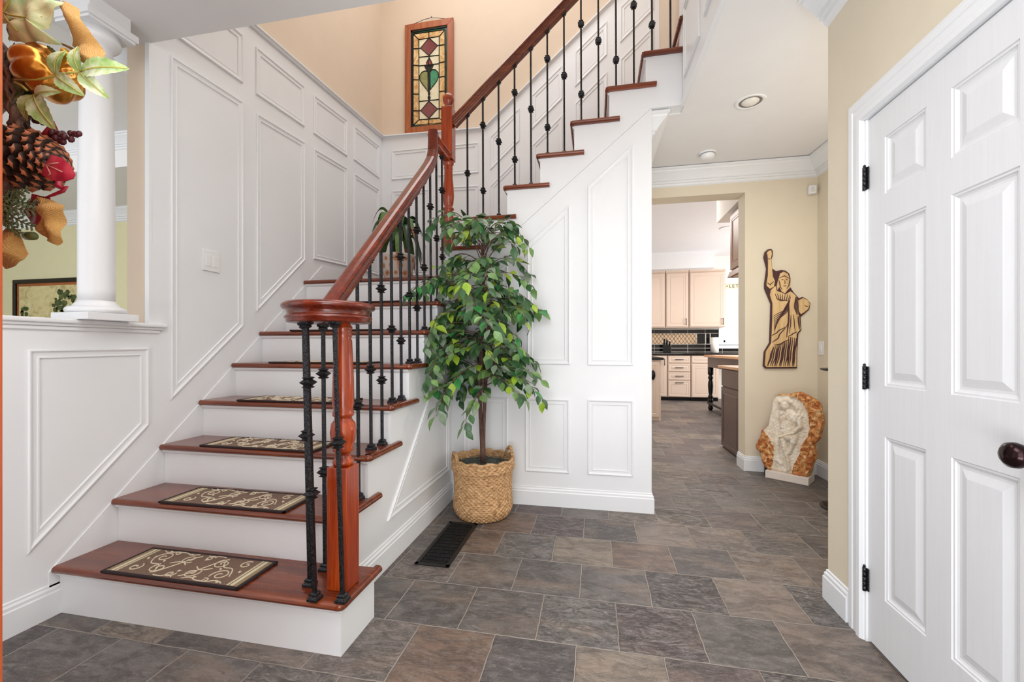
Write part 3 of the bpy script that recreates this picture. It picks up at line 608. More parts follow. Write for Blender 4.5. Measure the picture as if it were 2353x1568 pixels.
def weave(prof_r, H, rows, stakes, seg, thick=.006, amp=.0035):
    m = MB(); vs = []; n = seg; nz = rows*4
    for i in range(nz+1):
        z = H*i/nz; rr = prof_r(z/H); ro = i/4
        for j in range(n):
            a = 2*PI*j/n
            ph = math.cos(stakes*a/2+PI*math.floor(ro))
            q = rr+amp*ph*abs(math.sin(PI*ro))+.0018*abs(math.sin(PI*ro))+.0012*noise.noise((a*9, z*60, 1))
            vs.append((FX+q*math.cos(a), FY+q*math.sin(a), z+.002))
    fs = [(i*n+j, i*n+(j+1) % n, (i+1)*n+(j+1) % n, (i+1)*n+j) for i in range(nz) for j in range(n)]
    m.add(vs, fs, 0, True)
    return m
br = lambda t_: .163+.036*min(1, t_/.16)**.6+(.012 if t_ > .82 else 0)+.003*math.sin(t_*9)
bk = weave(br, .388, 30, 74, 444)
bk.lathe([(0, .003), (.163, .003)], FX, FY, 48, smooth=False)
bk.lathe([(.193, .24), (.197, .392)], FX, FY, 64, cap=False)
rim = [(FX+.208*math.cos(2*PI*i/60), FY+.208*math.sin(2*PI*i/60), .390+.006*math.sin(i*1.3)) for i in range(61)]
bk.tube(rim, [.0095+.0022*(i % 2) for i in range(61)], 8)
obj('basket', bk, WICK, fic)
for a0 in (3.75, .62):
    h = MB()
    for s_ in (-.004, .004):
        pts = []
        for i in range(19):
            t_ = i/18; a = a0+(t_-.5)*.62; pts.append((FX+(.204+s_)*math.cos(a), FY+(.204+s_)*math.sin(a), .372+.072*math.sin(PI*t_)**.75+s_*math.sin(i*2.1)))
        h.tube(pts, [.0075+.0018*(i % 2) for i in range(19)], 8)
    obj('handle', h, WICK, fic)
ms_ = MB(); rr = random.Random(5); vs = [(FX, FY, .352)]; N_ = 40
for k in range(1, 9):
    for j in range(N_):
        a = 2*PI*j/N_; r_ = .196*k/8; vs.append((FX+r_*math.cos(a), FY+r_*math.sin(a), .345+.016*noise.noise((r_*40*math.cos(a), r_*40*math.sin(a), 3))))
fs = [(0, 1+j, 1+(j+1) % N_) for j in range(N_)]+[(1+(k-1)*N_+j, 1+k*N_+j, 1+k*N_+(j+1) % N_, 1+(k-1)*N_+(j+1) % N_) for k in range(1, 8) for j in range(N_)]
ms_.add(vs, fs, 0, True)
for i in range(260):
    a = rr.random()*2*PI; r_ = .185*math.sqrt(rr.random()); x, y = FX+r_*math.cos(a), FY+r_*math.sin(a); b = rr.random()*6.3
    ms_.tube([(x+.02*q*math.cos(b+q*.9), y+.02*q*math.sin(b+q*.9), .348+.014*math.sin(q*1.6)) for q in (0, .5, 1, 1.5)], .0012, 4)
obj('moss', ms_, MOSS, fic)
def trunk_path(x0, y0, ph, top, lean=0):
    return [(FX+x0+.010*math.sin(ph+z*5)+lean*(z-.34)*.03, FY+y0+.010*math.cos(ph+z*4.3), z) for z in [.34+(top-.34)*i/16 for i in range(17)]]
for x0, y0, ph, top, r0 in ((-.012, 0, 0, 1.86, .016), (.012, .012, 2, 1.70, .0135), (.0, -.014, 4.4, 1.45, .010)):
    obj('trunk', MB().tube(trunk_path(x0, y0, ph, top), [r0*(1-.55*i/16) for i in range(17)], 10), BARK, fic)
def leafmat(name, c, c2):
    t = NT(name, .38); v = t.mapping(); f = t.noise(v, 18, 2); t.col(t.ramp(f, [(.3, lin(c)), (.7, lin(c2))])); t.b.inputs['Subsurface Weight'].default_value = 0
    return t.m
LM = [leafmat('ficus_leaf_deep', (38, 72, 42), (58, 98, 52)), leafmat('ficus_leaf_mid', (84, 120, 60), (114, 148, 84)), leafmat('ficus_leaf_grey', (92, 112, 92), (128, 146, 120)), leafmat('ficus_leaf_bright', (122, 156, 34), (160, 186, 60)), leafmat('ficus_leaf_emerald', (30, 100, 48), (52, 132, 60))]
def leaf(m, p, d, up, L, W, mi, fold=.25, droop=.25):
    d = d.normalized(); s_ = d.cross(up); s_ = s_.normalized() if s_.length > 1e-4 else d.orthogonal().normalized(); u = s_.cross(d)
    st = [(0, .05), (.18, .62), (.42, 1.0), (.66, .78), (.86, .34), (1, 0)]; vs = []
    for t_, w_ in st:
        c = p+d*(L*t_)-u*(droop*L*t_*t_); e = W*w_/2
        vs += [c+s_*e+u*(fold*e), c, c-s_*e+u*(fold*e)]
    fs = []
    for i in range(len(st)-1):
        a = i*3; fs += [(a, a+1, a+4, a+3), (a+1, a+2, a+5, a+4)]
    m.add(vs, fs, mi, True)
def clampp(p):
    x, y, z = p
    y = min(y, YU-.03)
    if y > .9:
        n_ = int((y-Y1)/RUN)+2
        if x < -1.035 and z < min(n_*RISE, ZL)+.02: x = -1.035
        if -1.16 < x < -1.075 and z < 2.6: x = -1.06+(x+1.075)*.2 if x > -1.115 else x
    return Vector((x, y, z))
rr = random.Random(21); fol = MB(); tw = MB(); GA = 2.39996; NBR = 92
for i in range(NBR):
    t_ = i/(NBR-1); z0 = .88+1.0*t_; az = i*GA+rr.uniform(-.3, .3)
    L = rr.uniform(.32, .52)*(1+.22*math.cos(az-3.9))*(1-.30*abs(t_-.45)**1.2*2*.5)*(1 if t_ < .85 else .8)
    rise = rr.uniform(.02, .20)+(.14 if t_ > .75 else 0); sag = rr.uniform(.10, .30)
    if i % 9 == 0: L *= 1.22
    st_ = Vector((FX+.004, FY, z0)); pts = []
    for q in range(11):
        s_ = q/10; a = az+.25*math.sin(s_*3+i)
        pts.append(clampp((st_.x+L*s_*math.cos(a), st_.y+L*s_*math.sin(a), z0+rise*math.sin(s_*PI*.6)-sag*s_*s_*L/.4)))
    tw.tube(pts, [.0042*(1-.75*q/10) for q in range(11)], 5)
    nl = int(16*L/.38)
    for j in range(nl):
        s_ = .22+.78*(j+.5)/nl; q = s_*10; k = min(int(q), 9); p = pts[k].lerp(pts[k+1], q-k); d0 = (pts[k+1]-pts[k]).normalized() if (pts[k+1]-pts[k]).length > 1e-5 else Vector((1, 0, 0))
        sd_ = d0.cross(Vector((0, 0, 1))); sd_ = sd_.normalized() if sd_.length > .01 else Vector((0, 1, 0))
        side = 1 if j % 2 else -1
        d = d0*rr.uniform(.3, 1.1)+sd_*side*rr.uniform(.4, 1.1)+Vector((0, 0, rr.uniform(-1.1, .15)))
        stem = p+d.normalized()*rr.uniform(.008, .028); tw.tube([p, stem], .0009, 4)
        x_ = rr.random(); mi = 0 if x_ < .38 else 1 if x_ < .66 else 2 if x_ < .84 else 3 if x_ < .93 else 4
        up = Vector((rr.uniform(-.5, .5), rr.uniform(-.9, .1), 1)); sc_ = rr.uniform(.8, 1.15)
        tip = stem+d.normalized()*.07
        if (clampp(tip)-tip).length > .002 or (clampp(stem)-stem).length > .002: d = Vector((.4, -.4, -1))
        leaf(fol, stem, d, up, .082*sc_, .048*sc_, mi, rr.uniform(.1, .45), rr.uniform(0, .35))
obj('twigs', tw, BARK, fic); obj('foliage', fol, LM, fic)
# ---------------------------------------------------------------- landing plant in a daisy pot
PX, PY = -1.765, 3.55
dr = thing('potted_dracaena', 'corn plant with long drooping dark leaves in a white daisy-patterned pot on the landing', 'plant', (PX, PY, ZL))
POTM = plain('white_glazed_pot', (228, 222, 214), .25, var=.01); DAISY = plain('painted_orange_daisy', (196, 130, 70), .4); DAISC = plain('painted_daisy_centre', (150, 84, 40), .4)
pot = obj('pot', MB().lathe([(0, .002), (.100, .002), (.112, .012), (.150, .28), (.156, .285), (.156, .30), (.146, .30), (.140, .27), (0, .268)], PX, PY, 48, z0=ZL), POTM, dr)
rr = random.Random(4)
dz = MB(); dc_ = MB()
for row_, zz in enumerate((.06, .125, .19, .25)):
    for q in range(7):
        a0 = -PI/2+(q-3)*.62+row_*.31; R0 = .1125+.14*zz+.0012
        big = .026 if (q+row_) % 2 else .019
        def P(a, h, e=0): return (PX+(R0+.14*h+e)*math.cos(a0+a/R0), PY+(R0+.14*h+e)*math.sin(a0+a/R0), ZL+zz+h)
        for pe in range(8):
            b = pe*PI/4; vs = [P(0, 0, .0008)]
            for tt, ww in ((.45, .16), (.8, .24), (1, .0), (.8, -.24), (.45, -.16)): vs.append(P(big*(tt*math.cos(b)-ww*math.sin(b)), big*(tt*math.sin(b)+ww*math.cos(b)), .0008))
            dz.add(vs, [(0, 1, 2, 3, 4, 5)])
        dc_.add([P(big*.26*math.cos(2*PI*k/8), big*.26*math.sin(2*PI*k/8), .0018) for k in range(8)], [list(range(8))])
obj('daisy_pattern', dz, DAISY, pot); obj('daisy_centres', dc_, DAISC, pot)
obj('soil', MB().lathe([(0, .272), (.138, .272), (.138, .262), (0, .262)], PX, PY, 32, z0=ZL), plain('potting_soil', (50, 38, 30), .95, var=.3, scale=90, bump=.8), dr)
obj('cane', MB().tube([(PX, PY, ZL+.26), (PX+.01, PY, ZL+.40), (PX+.005, PY, ZL+.47)], [.018, .017, .014], 12), BARK, dr)
DLM = [leafmat('dracaena_leaf_dark', (24, 48, 22), (44, 82, 32)), leafmat('dracaena_leaf_green', (52, 92, 34), (92, 128, 48)), leafmat('dracaena_dry_tip', (140, 84, 54), (176, 112, 76))]
dv = MB()
def strap(m, p, az, L, W, lift, droop, mi):
    pts = []; N_ = 12; vs = []
    for i in range(N_+1):
        t_ = i/N_; h = L*(t_*.82-.18*t_*t_); z = lift*math.sin(min(1, t_*1.3)*PI*.5)*L-droop*L*t_**2.2
        c = p+Vector((math.cos(az)*h, math.sin(az)*h, z)); s_ = Vector((-math.sin(az), math.cos(az), 0)); w_ = W*math.sin(PI*min(1, .10+.9*t_))**.55*(1 if t_ < .99 else .1)/2
        vs += [c+s_*w_+Vector((0, 0, w_*.5)), c, c-s_*w_+Vector((0, 0, w_*.5))]
    for i in range(N_):
        a = i*3; m.add([vs[a], vs[a+1], vs[a+4], vs[a+3]], [(0, 1, 2, 3)], 2 if (i > 9 and mi == 1) else mi, True); m.add([vs[a+1], vs[a+2], vs[a+5], vs[a+4]], [(0, 1, 2, 3)], 2 if (i > 9 and mi == 1) else (1 if mi == 0 and i % 2 == 99 else mi), True)
rr = random.Random(12)
for i in range(26):
    t_ = i/25; strap(dv, Vector((PX, PY, ZL+.39+.10*t_)), i*GA+.4, rr.uniform(.36, .46)*(1-.12*t_), rr.uniform(.062, .080), .50+.35*t_, 1.25-.50*t_+rr.uniform(-.1, .1), 0 if rr.random() < .6 else 1)
strap(dv, Vector((PX+.03, PY-.05, ZL+.54)), -1.2, .20, .060, .2, 1.75, 1)
obj('leaves', dv, DLM, dr)
# ---------------------------------------------------------------- tracing helpers: a sight line meets a real plane
def onp(u, v, P, N):
    d = cp3(u, v, 1)-Vector((0, 0, EYE)); O = Vector((0, 0, EYE)); N = Vector(N); t_ = (Vector(P)-O).dot(N)/d.dot(N); return O+d*t_
def onY(u, v, y): return onp(u, v, (0, y, 0), (0, 1, 0))
def onX(u, v, x): return onp(u, v, (x, 0, 0), (1, 0, 0))
# ---------------------------------------------------------------- stained glass panel
sg = thing('stained_glass_panel', 'framed stained glass panel with two maroon diamonds and a torch hung above the landing', 'stained glass', (-1.748, YB, 3.46))
GX0, GZ1, GW, GH, GYF = -2.018, 4.630, .549, 1.176, 4.214
def GM(px, py):
    s_ = t_ = .5
    for _ in range(8): s_ = (px-(62-12*t_))/606; t_ = (py-(170-88*s_))/1350
    return (GX0+GW*s_, GZ1-GH*t_)
def gpoly(pts, y0, y1, m=None): m = m or MB(); return m.prism([GM(*p) for p in pts], y0, y1, 'y')
fx0, fx1, fz0, fz1 = GX0, GX0+GW, GZ1-GH, GZ1; fw = .068
for nm, q in (('frame_rail', [(fx0, fz1), (fx1, fz1), (fx1-fw, fz1-fw), (fx0+fw, fz1-fw)]), ('frame_rail', [(fx0, fz0), (fx1, fz0), (fx1-fw, fz0+fw), (fx0+fw, fz0+fw)]),
              ('frame_stile', [(fx0, fz0), (fx0, fz1), (fx0+fw, fz1-fw), (fx0+fw, fz0+fw)]), ('frame_stile', [(fx1, fz0), (fx1, fz1), (fx1-fw, fz1-fw), (fx1-fw, fz0+fw)])):
    obj(nm, MB().prism(q, GYF, YB-.002, 'y'), PINE, sg, bevel=.003)
def glass(name, c, c2, sc=14):
    t = NT(name, .18, 0, .3); v = t.mapping((1, 1, 1)); f = t.noise(v, sc, 5, .6, 1.5); t.col(t.ramp(f, [(.3, lin(c)), (.7, lin(c2))])); return t.m
GLC = glass('glass_cream', (214, 208, 176), (232, 226, 200)); GLA = glass('glass_amber', (178, 112, 40), (240, 216, 160), 12); GLR = glass('glass_maroon', (112, 56, 60), (128, 66, 68))
GLG = glass('glass_emerald', (24, 108, 76), (70, 160, 118), 12); GLO = glass('glass_olive', (116, 122, 66), (150, 152, 96)); GLD = glass('glass_dark_green', (12, 44, 34), (30, 96, 72), 8); GLF = glass('glass_flame', (120, 40, 40), (150, 62, 54))
LEAD = plain('black_lead_came', (20, 22, 20), .45, .4)
obj('glass_pane', MB().box(fx0+fw-.004, fx1-fw+.004, GYF+.014, GYF+.018, fz0+fw-.004, fz1-fw+.004), GLC, sg)
obj('glass_border', gpoly([(140, 240), (590, 178), (585, 1375), (120, 1440)], GYF+.0125, GYF+.0138), GLD, sg)
am = MB(); yA, yB2 = GYF+.0112, GYF+.0124
gpoly([(165, 275), (362, 250), (362, 330), (235, 345)], yA, yB2, am); gpoly([(362, 250), (560, 225), (490, 305), (362, 330)], yA, yB2, am)
gpoly([(165, 275), (235, 345), (230, 1330), (155, 1400)], yA, yB2, am); gpoly([(560, 225), (490, 305), (480, 1300), (552, 1350)], yA, yB2, am)
gpoly([(155, 1400), (230, 1330), (355, 1312), (350, 1385)], yA, yB2, am); gpoly([(355, 1312), (480, 1300), (552, 1350), (350, 1385)], yA, yB2, am)
obj('glass_amber_band', am, GLA, sg)
obj('glass_cream_field', gpoly([(235, 345), (490, 305), (480, 1300), (230, 1330)], GYF+.0106, GYF+.0124), GLC, sg)
yA = GYF+.0098; yB2 = GYF+.0108
for q in ([(362, 325), (470, 418), (362, 542), (255, 450)], [(355, 1098), (462, 1190), (352, 1310), (250, 1218)]): obj('glass_diamond', gpoly(q, yA, yB2), GLR, sg)
hl = [(345, 735), (310, 728), (270, 745), (242, 790), (245, 840), (275, 890), (320, 945), (345, 985)]
hr_ = [(372, 735), (400, 712), (440, 712), (472, 745), (476, 795), (455, 850), (410, 910), (375, 960)]
obj('glass_heart_half', gpoly(hl, yA, yB2), GLO, sg); obj('glass_heart_half', gpoly(hr_, yA, yB2), GLG, sg)
obj('glass_flame', gpoly([(362, 562), (385, 605), (400, 640), (385, 665), (340, 668), (328, 630), (345, 600)], yA, yB2), GLF, sg)
tor = MB(); yT = GYF+.0085
for q in ([(300, 660), (418, 648), (418, 662), (385, 735), (378, 745), (378, 860), (368, 985), (350, 985), (342, 860), (340, 745), (332, 740), (300, 672)], [(348, 985), (370, 985), (375, 1010), (365, 1030), (378, 1050), (370, 1085), (358, 1100), (345, 1085), (338, 1050), (350, 1030), (342, 1010)]):
    gpoly(q, yT, yB2, tor)
obj('torch', tor, LEAD, sg)
ld = MB()
def came(pts, w_=.0054):
    P = [GM(*p) for p in pts]; ld.tube([(x, GYF+.010, z) for x, z in P], w_, 6)
for q in ([(165, 275), (235, 345), (490, 305), (560, 225)], [(235, 345), (230, 1330), (155, 1400)], [(490, 305), (480, 1300), (552, 1350)], [(230, 1330), (480, 1300)], [(165, 275), (155, 1400), (552, 1350), (560, 225), (165, 275)],
          [(362, 250), (362, 330)], [(352, 1312), (350, 1385)], [(362, 325), (470, 418), (362, 542), (255, 450), (362, 325)], [(355, 1098), (462, 1190), (352, 1310), (250, 1218), (355, 1098)],
          [(255, 450), (235, 453)], [(470, 418), (490, 415)], [(235, 562), (490, 535)], [(235, 668), (490, 638)], [(230, 1105), (482, 1075)], [(250, 1218), (230, 1220)], [(462, 1190), (482, 1188)],
          [(165, 458), (235, 452)], [(165, 660), (235, 663)], [(160, 838), (233, 838)], [(157, 1015), (232, 1015)], [(156, 1222), (231, 1220)],
          [(490, 415), (560, 405)], [(488, 628), (558, 612)], [(486, 803), (556, 790)], [(485, 978), (556, 968)], [(483, 1188), (552, 1180)],
          hl+[hl[0]], hr_+[hr_[0]], [(362, 562), (385, 605), (400, 640), (385, 665), (340, 668), (328, 630), (345, 600), (362, 562)], [(365, 580), (350, 620), (360, 665)], [(362, 542), (362, 562)]): came(q)
for x0, x1, z0, z1 in ((fx0+fw, fx1-fw, fz1-fw-.020, fz1-fw), (fx0+fw, fx1-fw, fz0+fw, fz0+fw+.006), (fx0+fw, fx0+fw+.018, fz0+fw, fz1-fw), (fx1-fw-.005, fx1-fw, fz0+fw, fz1-fw)): ld.box(x0, x1, GYF+.006, GYF+.012, z0, z1)
obj('lead_came', ld, LEAD, sg)
obj('hanging_wire', MB().tube([(*[(GM(x, y)[0])], YB-.006, GM(x, y)[1]) for x, y in ((120, 158), (150, 152), (230, 125), (300, 95), (370, 78), (385, 75), (400, 50), (392, 74), (470, 78), (560, 88), (612, 82))], .0026, 6), LEAD, sg)
# ---------------------------------------------------------------- wooden wall plaque (a plain draped figure)
pq = thing('wall_plaque', 'tall carved wooden cutout of a draped figure with a raised arm on the hall wall', 'plaque', (1.70, YK, 1.0))
PT = lambda x, y: (lambda p: (p.x, p.z))(onY(1740+x/5.227, 560+y/5.227, YK-.02))
MAROON = plain('plaque_maroon_edge', (62, 18, 26), .5); PLYW = NT('plaque_pale_wood', .5); _v = PLYW.mapping((30, 30, 3)); _g = PLYW.noise(_v, 1, 4)
PLYW.col(PLYW.ramp(_g, [(.35, lin((196, 160, 108))), (.6, lin((218, 186, 136))), (.75, lin((204, 152, 98)))])); PLYW = PLYW.m
back = [(95, 100), (130, 70), (170, 64), (188, 90), (186, 150), (170, 190), (180, 300), (225, 330), (290, 318), (340, 325), (385, 360), (400, 420), (395, 520), (440, 590), (505, 660), (545, 640), (600, 670), (640, 720), (625, 790), (570, 840), (520, 880), (530, 1040), (495, 1080), (480, 1300), (478, 1500), (100, 1502), (72, 1470), (85, 1300), (150, 1190), (160, 900), (165, 720), (90, 540), (90, 480), (115, 300), (80, 160)]
obj('backing', MB().prism([PT(*p) for p in back], YK-.020, YK-.002, 'y'), MAROON, pq)
fr = MB()
def wood_piece(pts): fr.prism([PT(*p) for p in pts], YK-.028, YK-.0195, 'y')
wood_piece([(122, 150), (110, 112), (135, 88), (165, 84), (172, 128), (160, 180), (174, 300), (184, 400), (208, 450), (196, 520), (150, 545), (112, 510), (108, 480), (126, 380), (127, 240)])
wood_piece([(262, 400), (272, 360), (315, 340), (362, 362), (382, 410), (388, 470), (392, 530), (360, 560), (330, 600), (290, 575), (262, 520), (240, 560), (228, 520), (245, 450)])
wood_piece([(500, 680), (548, 655), (600, 682), (630, 726), (608, 785), (560, 826), (518, 850), (492, 800)])
wood_piece([(160, 560), (215, 510), (232, 570), (290, 590), (335, 612), (395, 575), (430, 600), (470, 640), (492, 690), (486, 800), (500, 880), (516, 1030), (488, 1062), (470, 1085), (466, 1300), (466, 1480), (110, 1484), (88, 1462), (100, 1300), (165, 1195), (172, 1060), (178, 900), (180, 720), (150, 620)])
obj('carved_front', fr, PLYW, pq)
ln = MB()
def fold(pts, w_=.004):
    P = [PT(*p) for p in pts]; n_ = 10; Q = []
    for i in range(n_+1):
        t_ = i/n_*(len(P)-1); k = min(int(t_), len(P)-2); f_ = t_-k; f_ = f_*f_*(3-2*f_); Q.append((P[k][0]+(P[k+1][0]-P[k][0])*f_, YK-.0285, P[k][1]+(P[k+1][1]-P[k][1])*(t_-k)))
    ln.tube(Q, [w_*(.25+.75*math.sin(PI*min(1, .08+.88*i/n_))) for i in range(n_+1)], 6)
for i in range(7): fold([(210+i*30, 600+i*2), (232+i*22, 660+i*6), (285+i*14, 700-i*4)], .0035)
for i in range(8): fold([(395-i*4, 640+i*22), (330-i*14, 790+i*22), (190+i*2, 880+i*26)], .0045)
for i in range(4): fold([(455+i*8, 640), (440+i*14, 760), (470+i*9, 860)], .004)
fold([(375, 720), (372, 900), (350, 1130)], .007); fold([(486, 870), (500, 1030)], .007); fold([(470, 1060), (420, 1085), (368, 1120)], .005); fold([(200, 1225), (290, 1200), (372, 1150)], .006); fold([(178, 1190), (250, 1130), (360, 960)], .005); fold([(172, 1110), (240, 1060), (330, 1000)], .005)
fold([(400, 860), (396, 960), (380, 1080)], .004); fold([(430, 850), (440, 960), (450, 1060)], .004)
for i in range(13): fold([(190+i*23, 1240-i*9 if i < 8 else 1120+(i-8)*4), (160+i*23+(i % 3)*6, 1350), (122+i*26+(i % 2)*8, 1474)], .0055 if i % 3 else .009)
fold([(285, 440), (300, 432), (312, 440)], .003); fold([(335, 440), (348, 432), (362, 440)], .003); fold([(324, 440), (330, 478), (318, 484)], .003); fold([(308, 508), (326, 512), (344, 506)], .0035); fold([(262, 420), (320, 385), (384, 425)], .004); fold([(258, 440), (268, 500), (292, 560)], .004); fold([(384, 440), (376, 500), (352, 548)], .004)
fold([(118, 470), (150, 500), (196, 452)], .004); fold([(560, 740), (590, 760), (608, 750)], .003); fold([(122, 180), (142, 190), (160, 180)], .003)
obj('fold_lines', ln, MAROON, pq)
# ---------------------------------------------------------------- carved stone sculpture
D2 = Vector((.8125, -.583, 0)); N2_ = Vector((-.583, -.8125, 0))
b0 = Vector((1.472, 4.097, 0)); sc = thing('stone_sculpture', 'rough orange-edged stone slab carved with a seated woman and child on a white base', 'sculpture', (b0+D2*.16-N2_*.11)[:])
MARB = NT('white_carved_marble', .55); _v = MARB.mapping((1, 1, 1)); MARB.col(MARB.ramp(MARB.noise(_v, 14, 5, .6, 1), [(.35, lin((214, 196, 172))), (.62, lin((236, 226, 210)))])); MARB.bump(MARB.noise(_v, 120, 3), .35, .004); MARB = MARB.m
BASEM = plain('white_marble_base', (224, 212, 202), .4, var=.05, scale=18)
RIND = NT('orange_stone_rind', .45); _v = RIND.mapping((1, 1, 1)); RIND.col(RIND.ramp(RIND.noise(_v, 17, 6, .68, 1.4), [(.36, lin((136, 66, 22))), (.46, lin((184, 106, 44))), (.56, lin((214, 160, 96))), (.66, lin((240, 222, 190)))])); RIND.bump(RIND.noise(_v, 60, 5), .9, .01); RIND = RIND.m
bm_ = MB(); q = [b0, b0+D2*.322, b0+D2*.322-N2_*.21, b0-N2_*.21]
bm_.add([(p.x, p.y, z) for z in (.001, .066) for p in q], [(3, 2, 1, 0), (4, 5, 6, 7)]+[(i, (i+1) % 4, 4+(i+1) % 4, 4+i) for i in range(4)])
obj('base', bm_, BASEM, sc, bevel=.004)
PO = b0-N2_*.045
SP = lambda x, y: onp(1640+x/5.6, 880+y/5.6, PO, N2_)
outl = [(690, 1118), (640, 1060), (610, 1000), (590, 900), (545, 850), (535, 800), (560, 740), (600, 700), (605, 620), (690, 555), (705, 470), (735, 330), (750, 230), (790, 165), (880, 140), (940, 155), (1040, 125), (1110, 118), (1180, 150), (1260, 190), (1340, 240), (1380, 300), (1390, 370), (1410, 460), (1415, 520), (1390, 620), (1370, 720), (1310, 790), (1300, 850), (1320, 900), (1320, 980), (1280, 1060), (1260, 1140), (1210, 1222), (1080, 1203), (930, 1178), (800, 1150)]
def inpoly(x, y, P):
    r = False; n_ = len(P)
    for i in range(n_):
        x1, y1 = P[i]; x2, y2 = P[(i+1) % n_]
        if (y1 > y) != (y2 > y) and x < (x2-x1)*(y-y1)/(y2-y1)+x1: r = not r
    return r
carv = [(745, 175), (900, 165), (1060, 190), (1150, 265), (1205, 370), (1240, 580), (1205, 700), (1130, 800), (1100, 940), (1035, 1050), (1010, 1190), (740, 1120), (775, 1000), (790, 860), (740, 730), (640, 610), (690, 560), (700, 450)]
caps = [((915, 285), (925, 300), 62, 62, 60), ((860, 250), (930, 215), 34, 40, 42), ((930, 215), (1020, 250), 40, 36, 44), ((1020, 250), (1085, 340), 36, 34, 36), ((1085, 340), (1140, 430), 30, 22, 26), ((850, 250), (845, 330), 22, 14, 26),
        ((945, 350), (990, 395), 30, 38, 42), ((990, 420), (1010, 470), 82, 84, 58), ((1010, 470), (960, 620), 78, 84, 56), ((1095, 425), (1118, 560), 42, 38, 66), ((1118, 560), (1040, 640), 38, 32, 66), ((1040, 640), (860, 690), 30, 22, 68),
        ((890, 385), (885, 395), 38, 40, 60), ((890, 440), (900, 560), 44, 46, 54), ((900, 600), (860, 660), 34, 24, 50), ((940, 690), (1030, 700), 60, 62, 66), ((1035, 715), (1030, 760), 58, 50, 64), ((1020, 780), (975, 900), 44, 30, 46),
        ((890, 700), (925, 850), 50, 42, 60), ((925, 850), (965, 1010), 40, 26, 54), ((965, 1010), (975, 1110), 24, 22, 46), ((975, 1110), (955, 1130), 24, 18, 40), ((810, 760), (815, 980), 34, 44, 26), ((815, 980), (870, 1040), 36, 24, 28)]
def relief(x, y):
    s_ = 0
    for a, b, r0, r1, h in caps:
        dx, dy = b[0]-a[0], b[1]-a[1]; L2 = dx*dx+dy*dy; t_ = max(0, min(1, ((x-a[0])*dx+(y-a[1])*dy)/L2)) if L2 else 0
        d = math.hypot(x-a[0]-dx*t_, y-a[1]-dy*t_); r_ = r0+(r1-r0)*t_
        if d < r_: s_ = max(s_, h*math.sqrt(1-(d/r_)**2))
    # face: brow, eyes, nose and mouth on the bowed head
    def g(cx_, cy_, sx, sy): return math.exp(-((x-cx_)/sx)**2-((y-cy_)/sy)**2)
    s_ += 12*g(918, 305, 6, 14)-9*g(900, 290, 9, 6)-9*g(938, 292, 9, 6)+5*g(918, 332, 12, 4)-5*g(918, 326, 12, 3)
    if abs(x-1000) < 160 and 180 < y < 460: s_ += 5*math.sin(x*.12+y*.05)*(1 if y < 250 or x > 1020 else 0)
    return s_
NA, NR = 220, 84; cxs, cys = 985, 660; st_m = MB(); per = []
tot = [0]
for i in range(len(outl)): a, b = outl[i], outl[(i+1) % len(outl)]; tot.append(tot[-1]+math.hypot(b[0]-a[0], b[1]-a[1]))
for k in range(NA):
    d = tot[-1]*k/NA; i = max(j for j in range(len(outl)) if tot[j] <= d+1e-9); f_ = (d-tot[i])/(tot[i+1]-tot[i]); a, b = outl[i], outl[(i+1) % len(outl)]
    per.append((a[0]+(b[0]-a[0])*f_+4*noise.noise((k*.9, 0, 0)), a[1]+(b[1]-a[1])*f_+4*noise.noise((k*.9, 5, 0))))
M = .00066; vs = [SP(cxs, cys)+N2_*relief(cxs, cys)*M*1.1]; px_ = [(cxs, cys)]
for r_ in range(1, NR+1):
    t_ = r_/NR
    for k in range(NA):
        x = cxs+(per[k][0]-cxs)*t_; y = cys+(per[k][1]-cys)*t_
        ins = inpoly(x, y, carv); h = relief(x, y)*M*1.1 if ins else 0
        h += (.004*noise.noise((x*.05, y*.05, 0)) if ins else .016+.016*noise.noise((x*.018, y*.018, 2))+.008*noise.noise((x*.06, y*.06, 7)))
        h -= .030*max(0, (t_-.93)/.07)**2
        vs.append(SP(x, y)+N2_*h); px_.append((x, y))
no = len(vs)
for k in range(NA): vs.append(SP(cxs+(per[k][0]-cxs)*1.0, cys+(per[k][1]-cys)*1.0)-N2_*(.05+.012*noise.noise((k*.2, 1, 1))))
for k in range(NA): vs.append(SP(cxs+(per[k][0]-cxs)*.86, cys+(per[k][1]-cys)*.86)-N2_*(.10+.02*noise.noise((k*.15, 3, 1))))
vs = [Vector((p.x, p.y, max(p.z, .060))) for p in vs]
fsA, fsB = [], []
for k in range(NA):
    k2 = (k+1) % NA; (fsA).append((0, 1+k, 1+k2))
    for r_ in range(1, NR):
        f_ = (1+(r_-1)*NA+k, 1+r_*NA+k, 1+r_*NA+k2, 1+(r_-1)*NA+k2); x, y = px_[f_[0]]
        (fsA if inpoly(x+14*noise.noise((x*.03, y*.03, 4)), y, carv) else fsB).append(f_)
    fsB.append((1+(NR-1)*NA+k, no+k, no+k2, 1+(NR-1)*NA+k2)); fsB.append((no+k, no+NA+k, no+NA+k2, no+k2))
fsB.append([no+NA+k for k in range(NA)])
st_m.add(vs, fsA, 0, True); o_ = len(st_m.f)
for f_ in fsB: st_m.f.append(list(f_)); st_m.mi.append(1); st_m.sm.append(True)
obj('carved_slab', st_m, [MARB, RIND], sc)
obj('support_foot', MB().lathe([(.024, .001), (.024, .10), (.0, .10)], 1.515, 4.165, 20), BLACK, sc)
